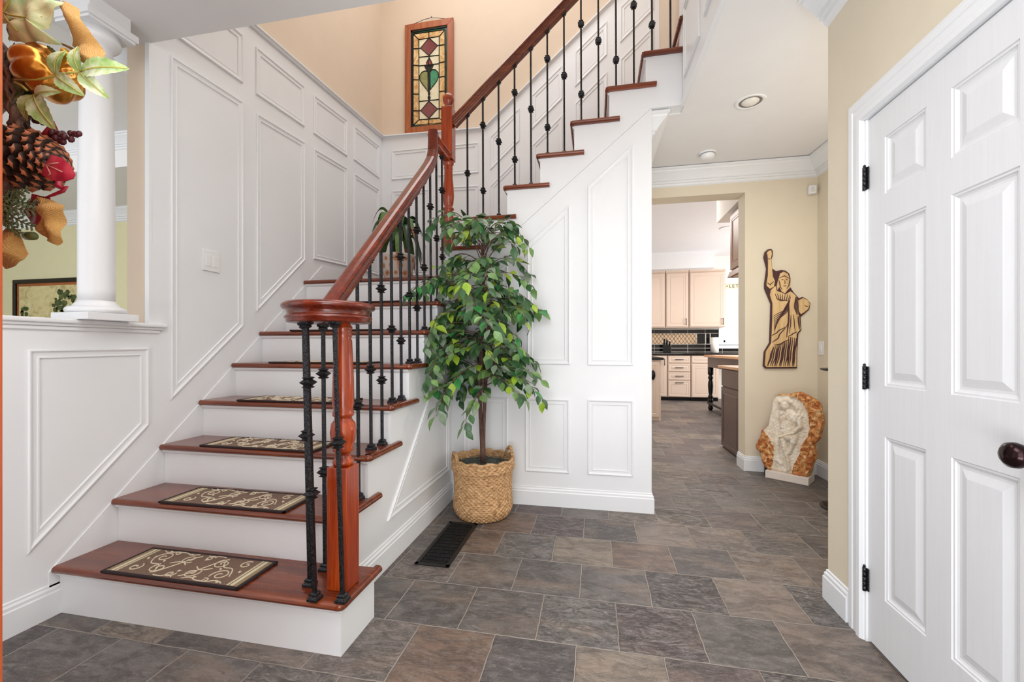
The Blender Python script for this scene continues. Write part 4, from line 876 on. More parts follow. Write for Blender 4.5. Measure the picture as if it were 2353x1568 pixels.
# ---------------------------------------------------------------- black pedestal table behind the wall end
pt = thing('pedestal_table', 'black round pedestal table mostly hidden behind the end of the closet wall', 'table', (1.765, 3.395, 0))
obj('table_top', MB().lathe([(0, .985), (.150, .985), (.168, .990), (.170, .996), (.168, 1.002), (0, 1.004)], 1.765, 3.395, 48), BLACK, pt)
obj('pole', MB().lathe([(.022, .02), (.020, .10), (.020, .95), (.040, .985)], 1.765, 3.395, 24), BLACK, pt)
obj('base', MB().lathe([(0, .002), (.166, .002), (.170, .008), (.150, .016), (.06, .026), (.03, .05), (0, .05)], 1.765, 3.395, 48), BLACK, pt)
# ---------------------------------------------------------------- framed painting in the dining room
pn = thing('framed_painting', 'landscape painting with trees in a black and wood frame on the dining room wall', 'painting', (-7.0, 4.2, 1.7))
x0, x1, z0, z1 = -7.55, -6.28, 1.30, 2.05
for nm, q in (('frame_rail', (x0, x1, z1-.055, z1)), ('frame_rail', (x0, x1, z0, z0+.055)), ('frame_stile', (x0, x0+.055, z0+.055, z1-.055)), ('frame_stile', (x1-.055, x1, z0+.055, z1-.055))): obj(nm, MB().bbox(q[0], q[1], 4.150, 4.196, q[2], q[3], .008), BLACK, pn)
obj('wood_liner', MB().box(x0+.05, x1-.05, 4.170, 4.19, z0+.05, z1-.05), wood('liner_wood', (120, 60, 24), (160, 86, 40), (176, 100, 52), 0, .4, .1), pn)
CANV = NT('aged_canvas_sky', .6); _v = CANV.mapping((1, 1, 1)); CANV.col(CANV.ramp(CANV.noise(_v, 9, 8, .7, .5), [(.32, lin((150, 136, 84))), (.5, lin((204, 190, 138))), (.7, lin((214, 204, 158)))])); CANV = CANV.m
obj('canvas', MB().box(x0+.095, x1-.095, 4.166, 4.172, z0+.09, z1-.09), CANV, pn)
TRE = NT('painted_tree_green', .6); _v = TRE.mapping((1, 1, 1)); TRE.col(TRE.ramp(TRE.noise(_v, 22, 6, .7), [(.35, lin((34, 44, 22))), (.55, lin((72, 86, 40))), (.72, lin((128, 134, 72)))])); TRE = TRE.m
rr = random.Random(8); tr = MB()
for cx_, cz_, R_, n_ in ((-7.36, 1.56, .13, 26), (-6.68, 1.72, .19, 46), (-7.30, 1.46, .10, 12), (-6.75, 1.52, .14, 18)):
    for i in range(n_):
        a = rr.random()*6.28; q = R_*math.sqrt(rr.random()); x = min(max(cx_+q*math.cos(a), x0+.15), x1-.15); z = min(max(cz_+q*.9*math.sin(a), z0+.12), z1-.14); r_ = rr.uniform(.02, .045)
        tr.add([(x+r_*rr.uniform(.7, 1.1)*math.cos(b*PI/4), 4.1655-.0004*(i % 5), z+r_*rr.uniform(.7, 1.1)*math.sin(b*PI/4)) for b in range(8)], [list(range(8))])
for z in (1.42, 1.45): tr.box(x0+.1, x1-.1, 4.1645, 4.166, z0+.095, z)
obj('painted_trees', tr, TRE, pn)
struct('trim_9', MB().sweep([(-2.44, 1.80, 2.745), (-2.44, 4.20, 2.745)], CROWN, sign=1), WHITE, label='white crown end behind the column')
# ---------------------------------------------------------------- kitchen
CRM = NT('cream_cabinet_paint', .35); CRM.col(lin((212, 190, 172))); CRM = CRM.m
TAUPE = plain('taupe_cabinet_paint', (92, 74, 70), .35, var=.05); BRNC = plain('brown_cabinet_paint', (164, 132, 112), .35, var=.06)
GRAN = plain('black_granite', (22, 21, 22), .08, 0, var=.6, scale=140); BUTCH = wood('butcher_block', (176, 116, 72), (204, 150, 104), (222, 176, 130), 1, .3, .3)
BTILE = plain('black_gloss_tile', (16, 16, 18), .08, 0, var=.4, scale=3); GRT = plain('white_grout', (206, 198, 186), .8); DECO = plain('beige_deco_tile', (206, 176, 142), .4, var=.08, scale=30)
KY = 9.72; KU = 9.98; KB = 10.32
def kx(u, y): return onY(u, 800, y).x
def kz(v, y, u=1580): return onY(u, v, y).z
wk = MB(); wx0, wx1 = kx(1662, KB), kx(1712, KB); wz0, wz1 = kz(787, KB, 1680), kz(668, KB, 1680)
wk.box(-.6, wx0, KB, KB+.12, 0, 3.3).box(wx1, 4.6, KB, KB+.12, 0, 3.3).box(wx0, wx1, KB, KB+.12, 0, wz0).box(wx0, wx1, KB, KB+.12, wz1, 3.3)
wk.box(4.5, 4.6, 9.2, KB, 0, 3.3).box(4.5, 4.6, 4.49, 7.2, 0, 3.3).box(-.7, -.6, 4.49, KB+.12, 0, 3.3).box(2.08, 4.6, 4.39, 4.49, 0, 3.3).box(-.7, .35, 4.39, 4.49, 0, 3.3)
KPAINT = plain('kitchen_wall_paint', (232, 226, 218), .8, var=.01)
struct('wall_kitchen', wk, KPAINT)
struct('ceiling_kitchen', MB().box(-.7, 4.6, 4.49, KB+.12, 3.25, 3.35).box(-.6, wx0-.35, KU-.28, KB, 2.89, 3.25), CEIL)
sb = onX(1656, 512.6, 1.444)
struct('trim_10', MB().box(1.40, 2.3, 4.50, sb.y, sb.z, 3.25), KPAINT, label='white bulkhead over the brown wall cabinet')
wn = MB().box(wx0-.10, wx0, KB-.02, KB, wz0-.05, wz1+.1).box(wx1, wx1+.1, KB-.02, KB, wz0-.05, wz1+.1).box(wx0-.1, wx1+.1, KB-.02, KB, wz1, wz1+.1).box(wx0-.14, wx1+.14, KB-.07, KB, wz0-.05, wz0).box(wx0-.1, wx1+.1, KB-.02, KB, wz0-.14, wz0-.05)
wn.box(wx0, wx0+.05, KB+.03, KB+.07, wz0, wz1).box(wx1-.05, wx1, KB+.03, KB+.07, wz0, wz1).box(wx0, wx1, KB+.03, KB+.07, wz0, wz0+.05).box(wx0, wx1, KB+.03, KB+.07, wz1-.05, wz1).box(wx0, wx1, KB+.03, KB+.07, (wz0+wz1)/2-.02, (wz0+wz1)/2+.02)
win = struct('window_1', wn, WHITE)
gp = NT('window_glass', .02); gp.b.inputs['Transmission Weight'].default_value = 1; gp.b.inputs['IOR'].default_value = 1.1
obj('pane', MB().box(wx0+.04, wx1-.04, KB+.045, KB+.05, wz0+.04, wz1-.04), gp.m, win)
DP = [(0, 0), (.004, .003), (.055, .003), (.058, -.003), (.068, -.003), (.080, .003), (.083, .003)]
def front(m, x0, x1, z0, z1, y, th=.02, s_=1, rail=.055):
    m.box(x0, x1, y-th, y, z0, z1)
    r_ = min(rail, (x1-x0)*.25, (z1-z0)*.28)
    m.mould([(x0, y-th, z0), (x1, y-th, z0), (x1, y-th, z1), (x0, y-th, z1)], (0, -1, 0), [(0, 0), (.003, .004), (r_, .004), (r_+.004, -.001), (r_+.014, -.001), (r_+.028, .004), (r_+.03, .004), (r_+.0301, .001)])
def handle(parent, p, L, vert, y):
    m = MB(); d = Vector((0, 0, 1)) if vert else Vector((1, 0, 0)); c = Vector((p[0], y-.03, p[1]))
    m.tube([c-d*L/2, c+d*L/2], .007, 8); m.tube([c-d*L*.4, c-d*L*.4+Vector((0, .03, 0))], .006, 6); m.tube([c+d*L*.4, c+d*L*.4+Vector((0, .03, 0))], .006, 6)
    obj('handle', m, BLACK, parent)
uzt, uzb = kz(624, KU, 1600), kz(753, KU, 1600)
for u0, u1, lab, hx in ((1470, 1528.5, 'cream wall cabinet cut off by the white stair wall', None), (1529.5, 1582.5, 'narrower cream wall cabinet between two others above the knife block', 1), (1583.5, 1667, 'widest cream wall cabinet beside the kitchen window', 1)):
    a, b = kx(u0, KU), kx(u1, KU); t_ = thing('wall_cabinet', lab, 'cabinet', ((a+b)/2, KU+.16, uzb), 0, 'cream wall cabinets')
    obj('body', MB().box(a+.002, b-.002, KU, KB-.002, uzb, uzt).box(a+.002, b-.002, KU-.03, KB-.002, uzt, uzt+.035), CRM, t_)
    m = MB(); front(m, a+.02, b-.02, uzb+.02, uzt-.03, KU-.001); d = obj('door', m, CRM, t_)
    if hx: handle(d, (b-.06, uzb+.13), .15, True, KU-.02)
bz, tz = kz(913, KY, 1560), kz(817, KY, 1560)
def basecab(u0, u1, rows, lab, hd=True):
    a, b = kx(u0, KY), kx(u1, KY); t_ = thing('base_cabinet', lab, 'cabinet', ((a+b)/2, KY+.3, 0), 0, 'cream base cabinets')
    obj('body', MB().box(a+.002, b-.002, KY, KB-.002, bz, tz-.002), CRM, t_); obj('toe_kick', MB().box(a+.002, b-.002, KY+.06, KY+.08, .001, bz), BLACK, t_)
    for nm, v0, v1 in rows:
        m = MB(); z1_, z0_ = kz(v0, KY, 1560), kz(v1, KY, 1560); front(m, a+.015, b-.015, z0_, z1_, KY-.001, rail=.035 if nm == 'drawer' else .055); d = obj(nm, m, CRM, t_)
        if hd and nm == 'drawer': handle(d, ((a+b)/2, z1_-.045 if z1_-z0_ > .3 else (z0_+z1_)/2), .17, False, KY-.02)
        if nm == 'door' and hd == 2: handle(d, (b-.06, z1_-.13), .15, True, KY-.02)
basecab(1534, 1587, [('drawer', 818.5, 834), ('drawer', 836.5, 854), ('drawer', 856, 873), ('drawer', 875, 911.5)], 'cream base cabinet with four stacked drawers')
basecab(1588, 1652, [('drawer', 818.5, 834), ('door', 837, 911.5)], 'cream base cabinet with one drawer over a door, behind the island', False)
basecab(1480, 1533, [('door', 818.5, 911.5)], 'cream corner base cabinet left of the four drawers', 2)
tag(obj('countertop', MB().bbox(-.4, 4.3, KY-.03, KB-.014, tz, kz(812.3, KY, 1560), .006), GRAN), 'black stone countertop along the back kitchen wall', 'countertop')
ctz = kz(812.3, KY, 1560)
bs = MB().box(-.4, 4.3, KB-.012, KB, ctz, wz0-.15, 1).box(-.4, wx0-.11, KB-.012, KB, wz0-.15, uzb-.002, 1)
SPX = 10.32
def tl(xa, xb, ya, yb, mi=0):
    a, b = onY(1490+xa/5.6, 800, KB).x, onY(1490+xb/5.6, 800, KB).x; z0_, z1_ = onY(1580, 700+yb/5.6, KB).z, onY(1580, 700+ya/5.6, KB).z
    bs.box(a+.006, b-.006, KB-.018, KB-.010, max(z0_, ctz+.004), z1_, mi)
for ya, yb in ((515, 558), (565, 606), (612, 640)):
    for xa, xb in ((-150, 75), (75, 288), (288, 504), (504, 728), (728, 950), (950, 1170)): tl(xa, xb, ya, yb)
for xa, xb in ((-150, 75), (75, 288), (288, 504), (504, 728), (728, 940)): tl(xa, xb, 325, 370)
tl(622, 730, 376, 507); tl(738, 790, 376, 507); tl(797, 905, 376, 507); tl(912, 940, 376, 450); tl(-100, 30, 376, 507)
for xa in (36, 182, 328, 474): tl(xa, xa+142, 376, 507, 2)
bsp = struct('trim_11', bs, [BTILE, GRT, DECO], label='black tile backsplash with beige diamond tiles')
lt = MB()
for i in range(12):
    a = onY(1490+(36+i*48.3)/5.6, 800, KB).x; b = onY(1490+(36+(i+1)*48.3)/5.6, 800, KB).x; zt_, zb_ = onY(1580, 700+376/5.6, KB).z, onY(1580, 700+507/5.6, KB).z; zm = (zt_+zb_)/2
    for p, q in (((a, zb_), (b, zm)), ((a, zm), (b, zb_)), ((a, zm), (b, zt_)), ((a, zt_), (b, zm))): lt.tube([(p[0], KB-.019, p[1]), (q[0], KB-.019, q[1])], .005, 4)
obj('diamond_lattice', lt, plain('lattice_brown', (120, 86, 62), .5), bsp)
kb = thing('knife_block', 'dark knife block full of black-handled knives on the back kitchen counter', 'knife block', (kx(1532, 10.0), 10.0, ctz))
xk = kx(1532, 10.0); obj('block', MB().prism([(xk-.075, ctz+.001), (xk+.085, ctz+.001), (xk+.085, ctz+.16), (xk-.075, ctz+.21)], 9.93, 10.08, 'y'), BLACK, kb, bevel=.005)
for i in range(3):
    for j in range(3):
        x = xk-.055+i*.055; obj('knife_handle', MB().tube([(x, 9.96+j*.04, ctz+.17), (x+.01, 9.95+j*.04, ctz+.29-.02*i+.02*j)], .014, 8), BLACK if (i, j) != (2, 2) else PLASTIC, kb)
ptx = kx(1642, 10.05); tw_ = thing('paper_towel_roll', 'white paper towel roll standing on a holder near the window', 'paper towel', (ptx, 10.05, ctz))
obj('roll', MB().lathe([(.02, 0), (.085, 0), (.085, .34), (.02, .34)], ptx, 10.05, 32, z0=ctz+.012), plain('paper_white', (240, 236, 228), .9), tw_)
obj('holder', MB().lathe([(0, 0), (.09, 0), (.09, .011), (0, .011)], ptx, 10.05, 32, z0=ctz+.001).tube([(ptx, 10.05, ctz), (ptx, 10.05, ctz+.39)], .008, 8).tube([(ptx+.022*math.cos(a*PI/6), 10.05, ctz+.41+.022*math.sin(a*PI/6)) for a in range(13)], .004, 6), IRON, tw_)
# sign over the window
sx0, sx1 = kx(1667, KB-.03), kx(1716, KB-.03); sz0, sz1 = kz(664, KB-.03, 1680), kz(653.5, KB-.03, 1680)
sgn = thing('wall_sign', 'narrow beige sign with dark capital letters above the kitchen window', 'sign', ((sx0+sx1)/2, KB-.03, sz0))
obj('board', MB().box(sx0, sx1, KB-.045, KB-.022, sz0, sz1), plain('sign_beige', (222, 206, 180), .6), sgn)
def letters(txt, x, z, h, y):
    cu = bpy.data.curves.new('lettering', 'FONT'); cu.body = txt; cu.size = h*1.4; cu.extrude = .002; o = bpy.data.objects.new('lettering', cu); C.objects.link(o); o.parent = sgn
    o.location = Vector((x, y, z))-wpos(sgn); o.rotation_euler = (PI/2, 0, 0); cu.materials.append(plain('sign_ink', (46, 36, 32), .6)); cu.space_character = 1.35
    me = bpy.data.meshes.new_from_object(o.evaluated_get(bpy.context.evaluated_depsgraph_get())); n_ = bpy.data.objects.new('lettering', me); C.objects.link(n_); n_.parent = sgn; n_.location = o.location; n_.rotation_euler = o.rotation_euler
    bpy.data.objects.remove(o, do_unlink=True)
letters('\u2022LET F', sx0+.01, sz0+.025, .075, KB-.046)
# peninsula cabinet at left of the kitchen opening
pc = thing('peninsula_cabinet', 'cream cabinet end with black oval knob and stone top, left of the kitchen', 'cabinet', (.6, 7.7, 0))
obj('body', MB().box(.05, 1.010, 6.985, 8.7, .001, .962), CRM, pc); m = MB(); front(m, .30, .985, .06, .93, 6.984); pd = obj('door', m, CRM, pc)
obj('stone_top', MB().bbox(.02, 1.05, 6.95, 8.75, .963, 1.0, .006), GRAN, pc)
kp_ = MB().lathe([(0, 0), (.030, 0), (.034, .012), (.026, .026), (0, .032)], 0, 0, 24); ko = onY(1500.5, 862, 6.96); kp_.v = [(ko.x+x, 6.962-z, ko.z+y*2.3) for x, y, z in kp_.v]; obj('knob', kp_, BLACK, pd)
# island with turned legs
isl = thing('kitchen_island', 'dark island table with turned black legs and a butcher block top', 'island', (2.5, 7.5, 0))
obj('butcher_top', MB().bbox(2.0, 3.0, 6.55, 8.50, .985, 1.025, .006), BUTCH, isl)
obj('apron', MB().box(2.05, 2.95, 6.62, 8.42, .80, .984), TAUPE, isl); obj('cabinet_body', MB().box(2.25, 2.93, 6.64, 8.0, .16, .80), BLACK, isl); obj('lower_shelf', MB().bbox(2.04, 2.96, 6.60, 8.42, .115, .16, .006), BLACK, isl)
LG = [(.045, .16), (.045, .20), (.030, .215), (.048, .24), (.040, .27), (.030, .29), (.038, .34), (.046, .45), (.042, .52), (.030, .57), (.044, .59), (.044, .62), (.028, .64), (.048, .67), (.048, .80)]
FT = [(.020, .001), (.040, .02), (.046, .05), (.036, .08), (.028, .095), (.044, .115)]
for x, y in ((2.085, 8.36), (2.085, 6.68), (2.9, 8.36), (2.9, 6.68)): obj('leg', MB().lathe(LG, x, y, 24).lathe(FT, x, y, 24), BLACK, isl)
# taupe cabinet just inside the opening, its top and the upright board
tc_ = thing('taupe_cabinet', 'taupe cabinet with a drawer and a long panelled door just inside the kitchen opening', 'cabinet', (1.75, 5.0, 0))
obj('body', MB().box(1.462, 2.05, 4.672, 5.33, .001, .918), TAUPE, tc_); obj('side_panel', MB().box(1.450, 2.05, 4.655, 4.671, .001, .918), BLACK, tc_)
def frontx(m, y0, y1, z0, z1, x):
    m.box(x, x+.018, y0, y1, z0, z1); m.mould([(x, y0, z0), (x, y1, z0), (x, y1, z1), (x, y0, z1)], (-1, 0, 0), [(0, 0), (.003, .003), (.05, .003), (.054, -.002), (.064, -.002), (.078, .004), (.08, .001)])
m = MB(); frontx(m, 4.69, 5.31, .02, .70, 1.443); obj('door', m, TAUPE, tc_); obj('drawer', MB().bbox(1.443, 1.461, 4.69, 5.31, .715, .905, .003), TAUPE, tc_)
obj('butcher_top', MB().bbox(1.415, 2.07, 4.60+.05, 5.36, .919, .948, .004), BUTCH, tc_)
tag(obj('cutting_board', MB().bbox(1.47, 1.95, 4.670, 4.705, .949, 1.225, .01), BUTCH), 'upright bamboo board standing on the taupe cabinet behind the door jamb', 'cutting board')
hc = thing('wall_cabinet', 'brown wall cabinet with a raised panel hanging right inside the kitchen opening', 'cabinet', (1.75, 4.85, 1.95))
obj('body', MB().box(1.462, 2.05, 4.50, 4.99, 1.985, 2.60), BRNC, hc); m = MB(); frontx(m, 4.52, 4.975, 2.0, 2.59, 1.443); obj('door', m, BRNC, hc)
obj('light_rail', MB().prism([(1.425, 1.925), (1.440, 1.925), (1.462, 1.985), (1.445, 1.985)], 4.50, 5.02, 'y').box(1.462, 2.05, 4.50, 5.02, 1.925, 1.985).prism([(1.425, 1.925), (1.462, 1.985), (2.05, 1.985), (2.05, 1.925)], 4.99, 5.03, 'y'), BRNC, hc)
kl = onp(1670, 524, (0, 0, 3.25), (0, 0, 1)); r1 = thing('recessed_light', 'recessed white kitchen ceiling light seen through the opening', 'ceiling light', kl[:])
obj('trim_ring', MB().lathe([(.075, -.004), (.10, -.012), (.12, -.004), (.12, 0), (.075, 0)], kl.x, kl.y, 32, z0=3.249), PLASTIC, r1)
# ---------------------------------------------------------------- autumn wreath hanging on the open door
WD = .60; RH = Vector((math.cos(YAW), math.sin(YAW), 0)); UP = Vector((0, 0, 1)); FW = Vector((-math.sin(YAW), math.cos(YAW), 0)); KX = WD/FPX
def wp(u, v, dw=0): return cp3(u, v, WD)+FW*dw*1.0
wr_ = thing('autumn_wreath', 'autumn wreath with pine cone, gold pumpkin, burlap and leaves hanging on the open door', 'wreath', wp(-300, 300, -.03)[:])
z6 = lambda x, y: (x/4.753, y/4.753)
z7 = lambda x, y: (x/4.354, 260+y/4.354)
def sheet(m, pts, dw=0, bulge=.006, rip=.003, mi=0, seed=0, rings=7, thick=.0006, sub=3):
    P = []
    for i in range(len(pts)):
        a, b = pts[i], pts[(i+1) % len(pts)]
        for s_ in range(sub): P.append((a[0]+(b[0]-a[0])*s_/sub, a[1]+(b[1]-a[1])*s_/sub))
    n_ = len(P); cx_ = sum(p[0] for p in P)/n_; cy_ = sum(p[1] for p in P)/n_
    def Q(x, y, t_): return wp(x, y, dw-bulge*(1-t_*t_)+rip*noise.noise((x*.03+seed, y*.03, seed)))
    for off in (0, thick):
        vs = [Q(cx_, cy_, 0)+FW*off]+[Q(cx_+(p[0]-cx_)*r_/rings, cy_+(p[1]-cy_)*r_/rings, r_/rings)+FW*off for r_ in range(1, rings+1) for p in P]
        fs = [(0, 1+k, 1+(k+1) % n_) for k in range(n_)]+[(1+(r_-1)*n_+k, 1+r_*n_+k, 1+r_*n_+(k+1) % n_, 1+(r_-1)*n_+(k+1) % n_) for r_ in range(1, rings) for k in range(n_)]
        m.add(vs, fs, mi, True)
    return m
def blade(m, a, b, w_, dw=0, curl=.006, mi=0, serr=0, dip=0):
    A = wp(*a, dw); B = wp(*b, dw+dip); d = B-A; L = d.length; dn_ = d.normalized(); s_ = dn_.cross(FW).normalized(); W = w_*KX; vs = []; N_ = 14
    for i in range(N_+1):
        t_ = i/N_; e = W*.5*math.sin(PI*min(1, .04+t_**.8*.96))**.75*(1+(serr if i % 2 else -serr)); c = A+d*t_-FW*curl*math.sin(PI*t_)
        vs += [c+s_*e-FW*e*.25, c+s_*e*.5-FW*e*.06, c, c-s_*e*.5-FW*e*.06, c-s_*e-FW*e*.25]
    m.add(vs, [(i*5+k, i*5+k+1, i*5+k+6, i*5+k+5) for i in range(N_) for k in range(4)], mi, True)
    return [A+d*t_-FW*(curl*math.sin(PI*t_)+.0012) for t_ in [i/8 for i in range(9)]]
def fleaf(name, c, c2, c3):
    t = NT(name, .45); v = t.mapping(); f = t.noise(v, 38, 4, .6, .5); t.col(t.ramp(f, [(.30, lin(c)), (.46, lin(c2)), (.62, lin(c3))])); t.bump(f, .15, .002); return t.m
PALE = fleaf('pale_sage_leaf', (146, 190, 152), (192, 216, 168), (230, 236, 190)); VEIN = plain('yellow_green_vein', (176, 168, 84), .5); DKG = fleaf('dark_green_leaf', (26, 52, 26), (58, 92, 48), (112, 124, 84)); MIXL = fleaf('frosted_green_leaf', (104, 142, 72), (156, 184, 118), (208, 218, 188))
REDL = fleaf('crimson_leaf', (132, 18, 42), (168, 32, 58), (186, 60, 78)); MAR = plain('dark_maroon_leaf', (72, 18, 30), .5, var=.2)
GOLD = NT('metallic_gold_paint', .26, .75); _v = GOLD.mapping(); GOLD.col(GOLD.ramp(GOLD.noise(_v, 30, 4), [(.35, lin((160, 96, 30))), (.65, lin((222, 156, 66)))])); GOLD = GOLD.m
BURL = NT('golden_burlap', .9); _v = BURL.mapping((1, 1, 1), (.3, .5, .2))
_a = BURL.n('ShaderNodeTexWave'); _a.inputs['Scale'].default_value = 300; _a.inputs['Distortion'].default_value = 1.5; BURL.l(_v, _a.inputs[0]); _b = BURL.n('ShaderNodeTexWave', bands_direction='Z'); _b.inputs['Scale'].default_value = 300; _b.inputs['Distortion'].default_value = 1.5; BURL.l(_v, _b.inputs[0])
_c = BURL.math('MULTIPLY', _a.outputs['Fac'], _b.outputs['Fac']); BURL.col(BURL.ramp(_c, [(.01, lin((196, 132, 60))), (.16, lin((238, 184, 104))), (.7, lin((250, 216, 150)))])); BURL.bump(_c, .8, .003); BURL = BURL.m
m = MB(); rr = random.Random(2)
for k in range(9):
    m.tube([wp(-330+(385+9*math.sin(a*3+k*2))*math.cos(math.radians(a*6)), 300+(385+9*math.cos(a*2+k))*math.sin(math.radians(a*6)), -.005+.010*math.sin(a*1.3+k*.7)) for a in range(61)], .0032, 6)
obj('grapevine_ring', m, BARK, wr_)
big = [z6(*p) for p in [(20, 350), (20, 90), (50, -40), (330, -60), (610, -40), (640, 62), (782, 92), (722, 180), (708, 262), (690, 340), (655, 405), (560, 412), (650, 470), (738, 522), (600, 530), (480, 520), (390, 540), (300, 508), (180, 488), (232, 430), (205, 335), (120, 362)]]
lf = obj('maple_leaf', sheet(MB(), big, -.012, .010, .010, 0, 1), PALE, wr_)
m = MB()
for pts in ([(75, 490), (230, 265), (330, 130), (400, 0), (420, -40)], [(230, 265), (130, 150), (50, 40)], [(230, 265), (330, 310), (450, 318), (610, 290)], [(230, 265), (300, 370), (390, 470)], [(230, 265), (120, 285), (30, 280)], [(330, 130), (420, 70), (540, 70)], [(330, 130), (310, 40), (320, -30)]):
    m.tube([wp(*z6(x, y), -.0235+.010*(abs(x-330)/400)**1.3) for x, y in pts], [.0016-.0011*i/len(pts) for i in range(len(pts))], 6)
obj('vein', m, VEIN, lf)
def strip2(Lp, Rp, dw, bow, seed, cols=8, sub=4):
    m = MB(); n_ = (len(Lp)-1)*sub
    def at(P, i): k = min(i//sub, len(P)-2); f_ = (i-k*sub)/sub; return (P[k][0]+(P[k+1][0]-P[k][0])*f_, P[k][1]+(P[k+1][1]-P[k][1])*f_)
    for off in (0, .0008):
        vs = []
        for i in range(n_+1):
            a, b = at(Lp, i), at(Rp, i)
            for j in range(cols+1):
                c = j/cols; x = a[0]+(b[0]-a[0])*c; y = a[1]+(b[1]-a[1])*c; vs.append(wp(x, y, dw-bow*math.sin(PI*c)+.008*math.sin(i*.35+seed)+.003*noise.noise((x*.05, y*.05, seed))+off))
        m.add(vs, [(i*(cols+1)+j, i*(cols+1)+j+1, (i+1)*(cols+1)+j+1, (i+1)*(cols+1)+j) for i in range(n_) for j in range(cols)], 0, True)
    return m
obj('burlap_ribbon', strip2([z6(*p) for p in [(600, -20), (640, 70), (712, 180), (705, 290), (655, 405), (745, 480), (815, 545), (828, 655)]], [z6(*p) for p in [(725, -10), (800, 105), (865, 200), (930, 320), (985, 440), (1040, 540), (1088, 705), (950, 712)]], .010, .014, 2), BURL, wr_)
obj('burlap_ribbon', strip2([z6(*p) for p in [(560, 418), (700, 455), (820, 520), (880, 600)]], [z6(*p) for p in [(600, 440), (700, 492), (800, 550), (860, 690)]], .012, -.006, 5), BURL, wr_)
obj('burlap_ribbon', sheet(MB(), [z7(*p) for p in [(420, 850), (520, 870), (620, 915), (702, 945), (668, 1030), (650, 1130), (640, 1290), (592, 1330), (520, 1285), (430, 1222), (408, 1185), (450, 1120), (500, 1060), (522, 1000), (490, 910)]], -.004, .016, .014, 0, 3), BURL, wr_)
obj('burlap_ribbon', sheet(MB(), [z7(*p) for p in [(20, 1140), (110, 1150), (192, 1190), (215, 1290), (252, 1400), (242, 1470), (150, 1530), (40, 1552), (10, 1552)]], .0, .018, .010, 0, 4), BURL, wr_)
# pumpkin: ribbed, stem pointing right and towards the room
pk = MB(); ax = (RH*.86-FW*.30+UP*.30).normalized(); ex_ = ax.cross(UP).normalized(); ez_ = ax.cross(ex_); ctr = wp(100, 164, .006); vs = []; NU, NV = 72, 26
for j in range(NV+1):
    ph = PI*j/NV
    for i in range(NU):
        th = 2*PI*i/NU; rib = 1-.13*abs(math.cos(th*4))**3
        r_ = .040*max(0, math.sin(ph))**.85*rib; hh = .030*math.cos(ph)*(1-.45*math.exp(-(math.sin(ph)/.32)**2))
        vs.append(ctr+ax*hh+ex_*(r_*math.cos(th))+ez_*(r_*math.sin(th)))
pk.add(vs, [(j*NU+i, j*NU+(i+1) % NU, (j+1)*NU+(i+1) % NU, (j+1)*NU+i) for j in range(NV) for i in range(NU)], 0, True)
po = obj('gold_pumpkin', pk, GOLD, wr_)
obj('pumpkin_stem', MB().tube([ctr+ax*.012, ctr+ax*.030+UP*.001, ctr+ax*.042+UP*.005, ctr+ax*.048+UP*.006], [.007, .0045, .005, .007], 8), plain('yellow_gold_stem', (206, 158, 44), .3, .6), po)
m = MB(); vein = []
for a, b, w_, dip in ((z6(760, 912), z6(872, 655), 34, 0), (z6(765, 918), z6(1110, 1158), 34, -.005), (z6(1015, 878), z6(968, 588), 30, .004), (z6(1018, 880), z6(1302, 1146), 34, .004), (z6(1030, 876), z6(1572, 866), 42, -.004)):
    vein.append(blade(m, a, b, w_, -.018, .006, 0, .05, dip))
for a, b, w_, dip in ((z6(460, 1080), z6(745, 1482), 48, -.006), (z6(470, 1110), z6(752, 1055), 30, 0), (z6(450, 1090), z6(352, 1348), 34, .004)): vein.append(blade(m, a, b, w_, -.010, .006, 0, .05, dip))
o = obj('frosted_leaf_sprig', m, MIXL, wr_); m = MB()
for q in vein: m.tube(q, [.0009]*8+[.0003], 5)
for q in ([z6(330, 960), z6(560, 965), z6(745, 925), z6(900, 890), z6(1015, 876)], [z6(330, 985), z6(400, 1020), z6(460, 1075)]): m.tube([wp(*p, -.0185) for p in q], .0016, 6)
obj('stem', m, VEIN, o)
m = MB()
for a, b, w_, dw_ in ((z6(330, 925), z6(40, 1290), 62, -.004), (z6(210, 800), z6(20, 600), 56, .002), (z6(300, 900), z6(60, 780), 50, .008), (z6(470, 560), z6(668, 628), 26, .004), (z6(370, 1090), z6(250, 1250), 44, .012), (z6(330, 960), z6(60, 1060), 52, .012), (z7(60, 800), z7(200, 790), 26, .006), (z6(60, 400), z6(220, 360), 30, .006), (z6(100, 560), z6(40, 460), 40, .012)):
    blade(m, a, b, w_, dw_, .008, 0, .07)
obj('dark_leaves', m, DKG, wr_)
m = MB(); sheet(m, [z7(*p) for p in [(470, 625), (560, 520), (608, 455), (700, 480), (780, 545), (838, 648), (818, 690), (725, 716), (620, 708), (540, 668)]], -.012, .003, .002, 0, 5)
ro = obj('red_leaf', m, REDL, wr_)
m = MB()
for q in ([(585, 565), (740, 635)], [(585, 570), (625, 655), (605, 665)], [(590, 562), (700, 545)]): m.tube([wp(*z7(*p), -.0155) for p in q], [.0008]*len(q), 5)
obj('vein', m, plain('pink_vein', (206, 140, 130), .5), ro)
m = MB(); sheet(m, [z7(*p) for p in [(512, 62), (535, 120), (552, 185), (480, 222), (400, 226), (388, 192), (450, 110)]], .004, .004, .004, 0, 6)
obj('red_leaf', m, REDL, wr_); m = MB()
m.tube([wp(*z7(*p), .004) for p in [(560, 660), (545, 720), (600, 745), (645, 722), (600, 770), (500, 810), (410, 842)]], [.0035, .004, .003, .0015, .0025, .002, .001], 8)
obj('red_stem', m, REDL, wr_); m = MB()
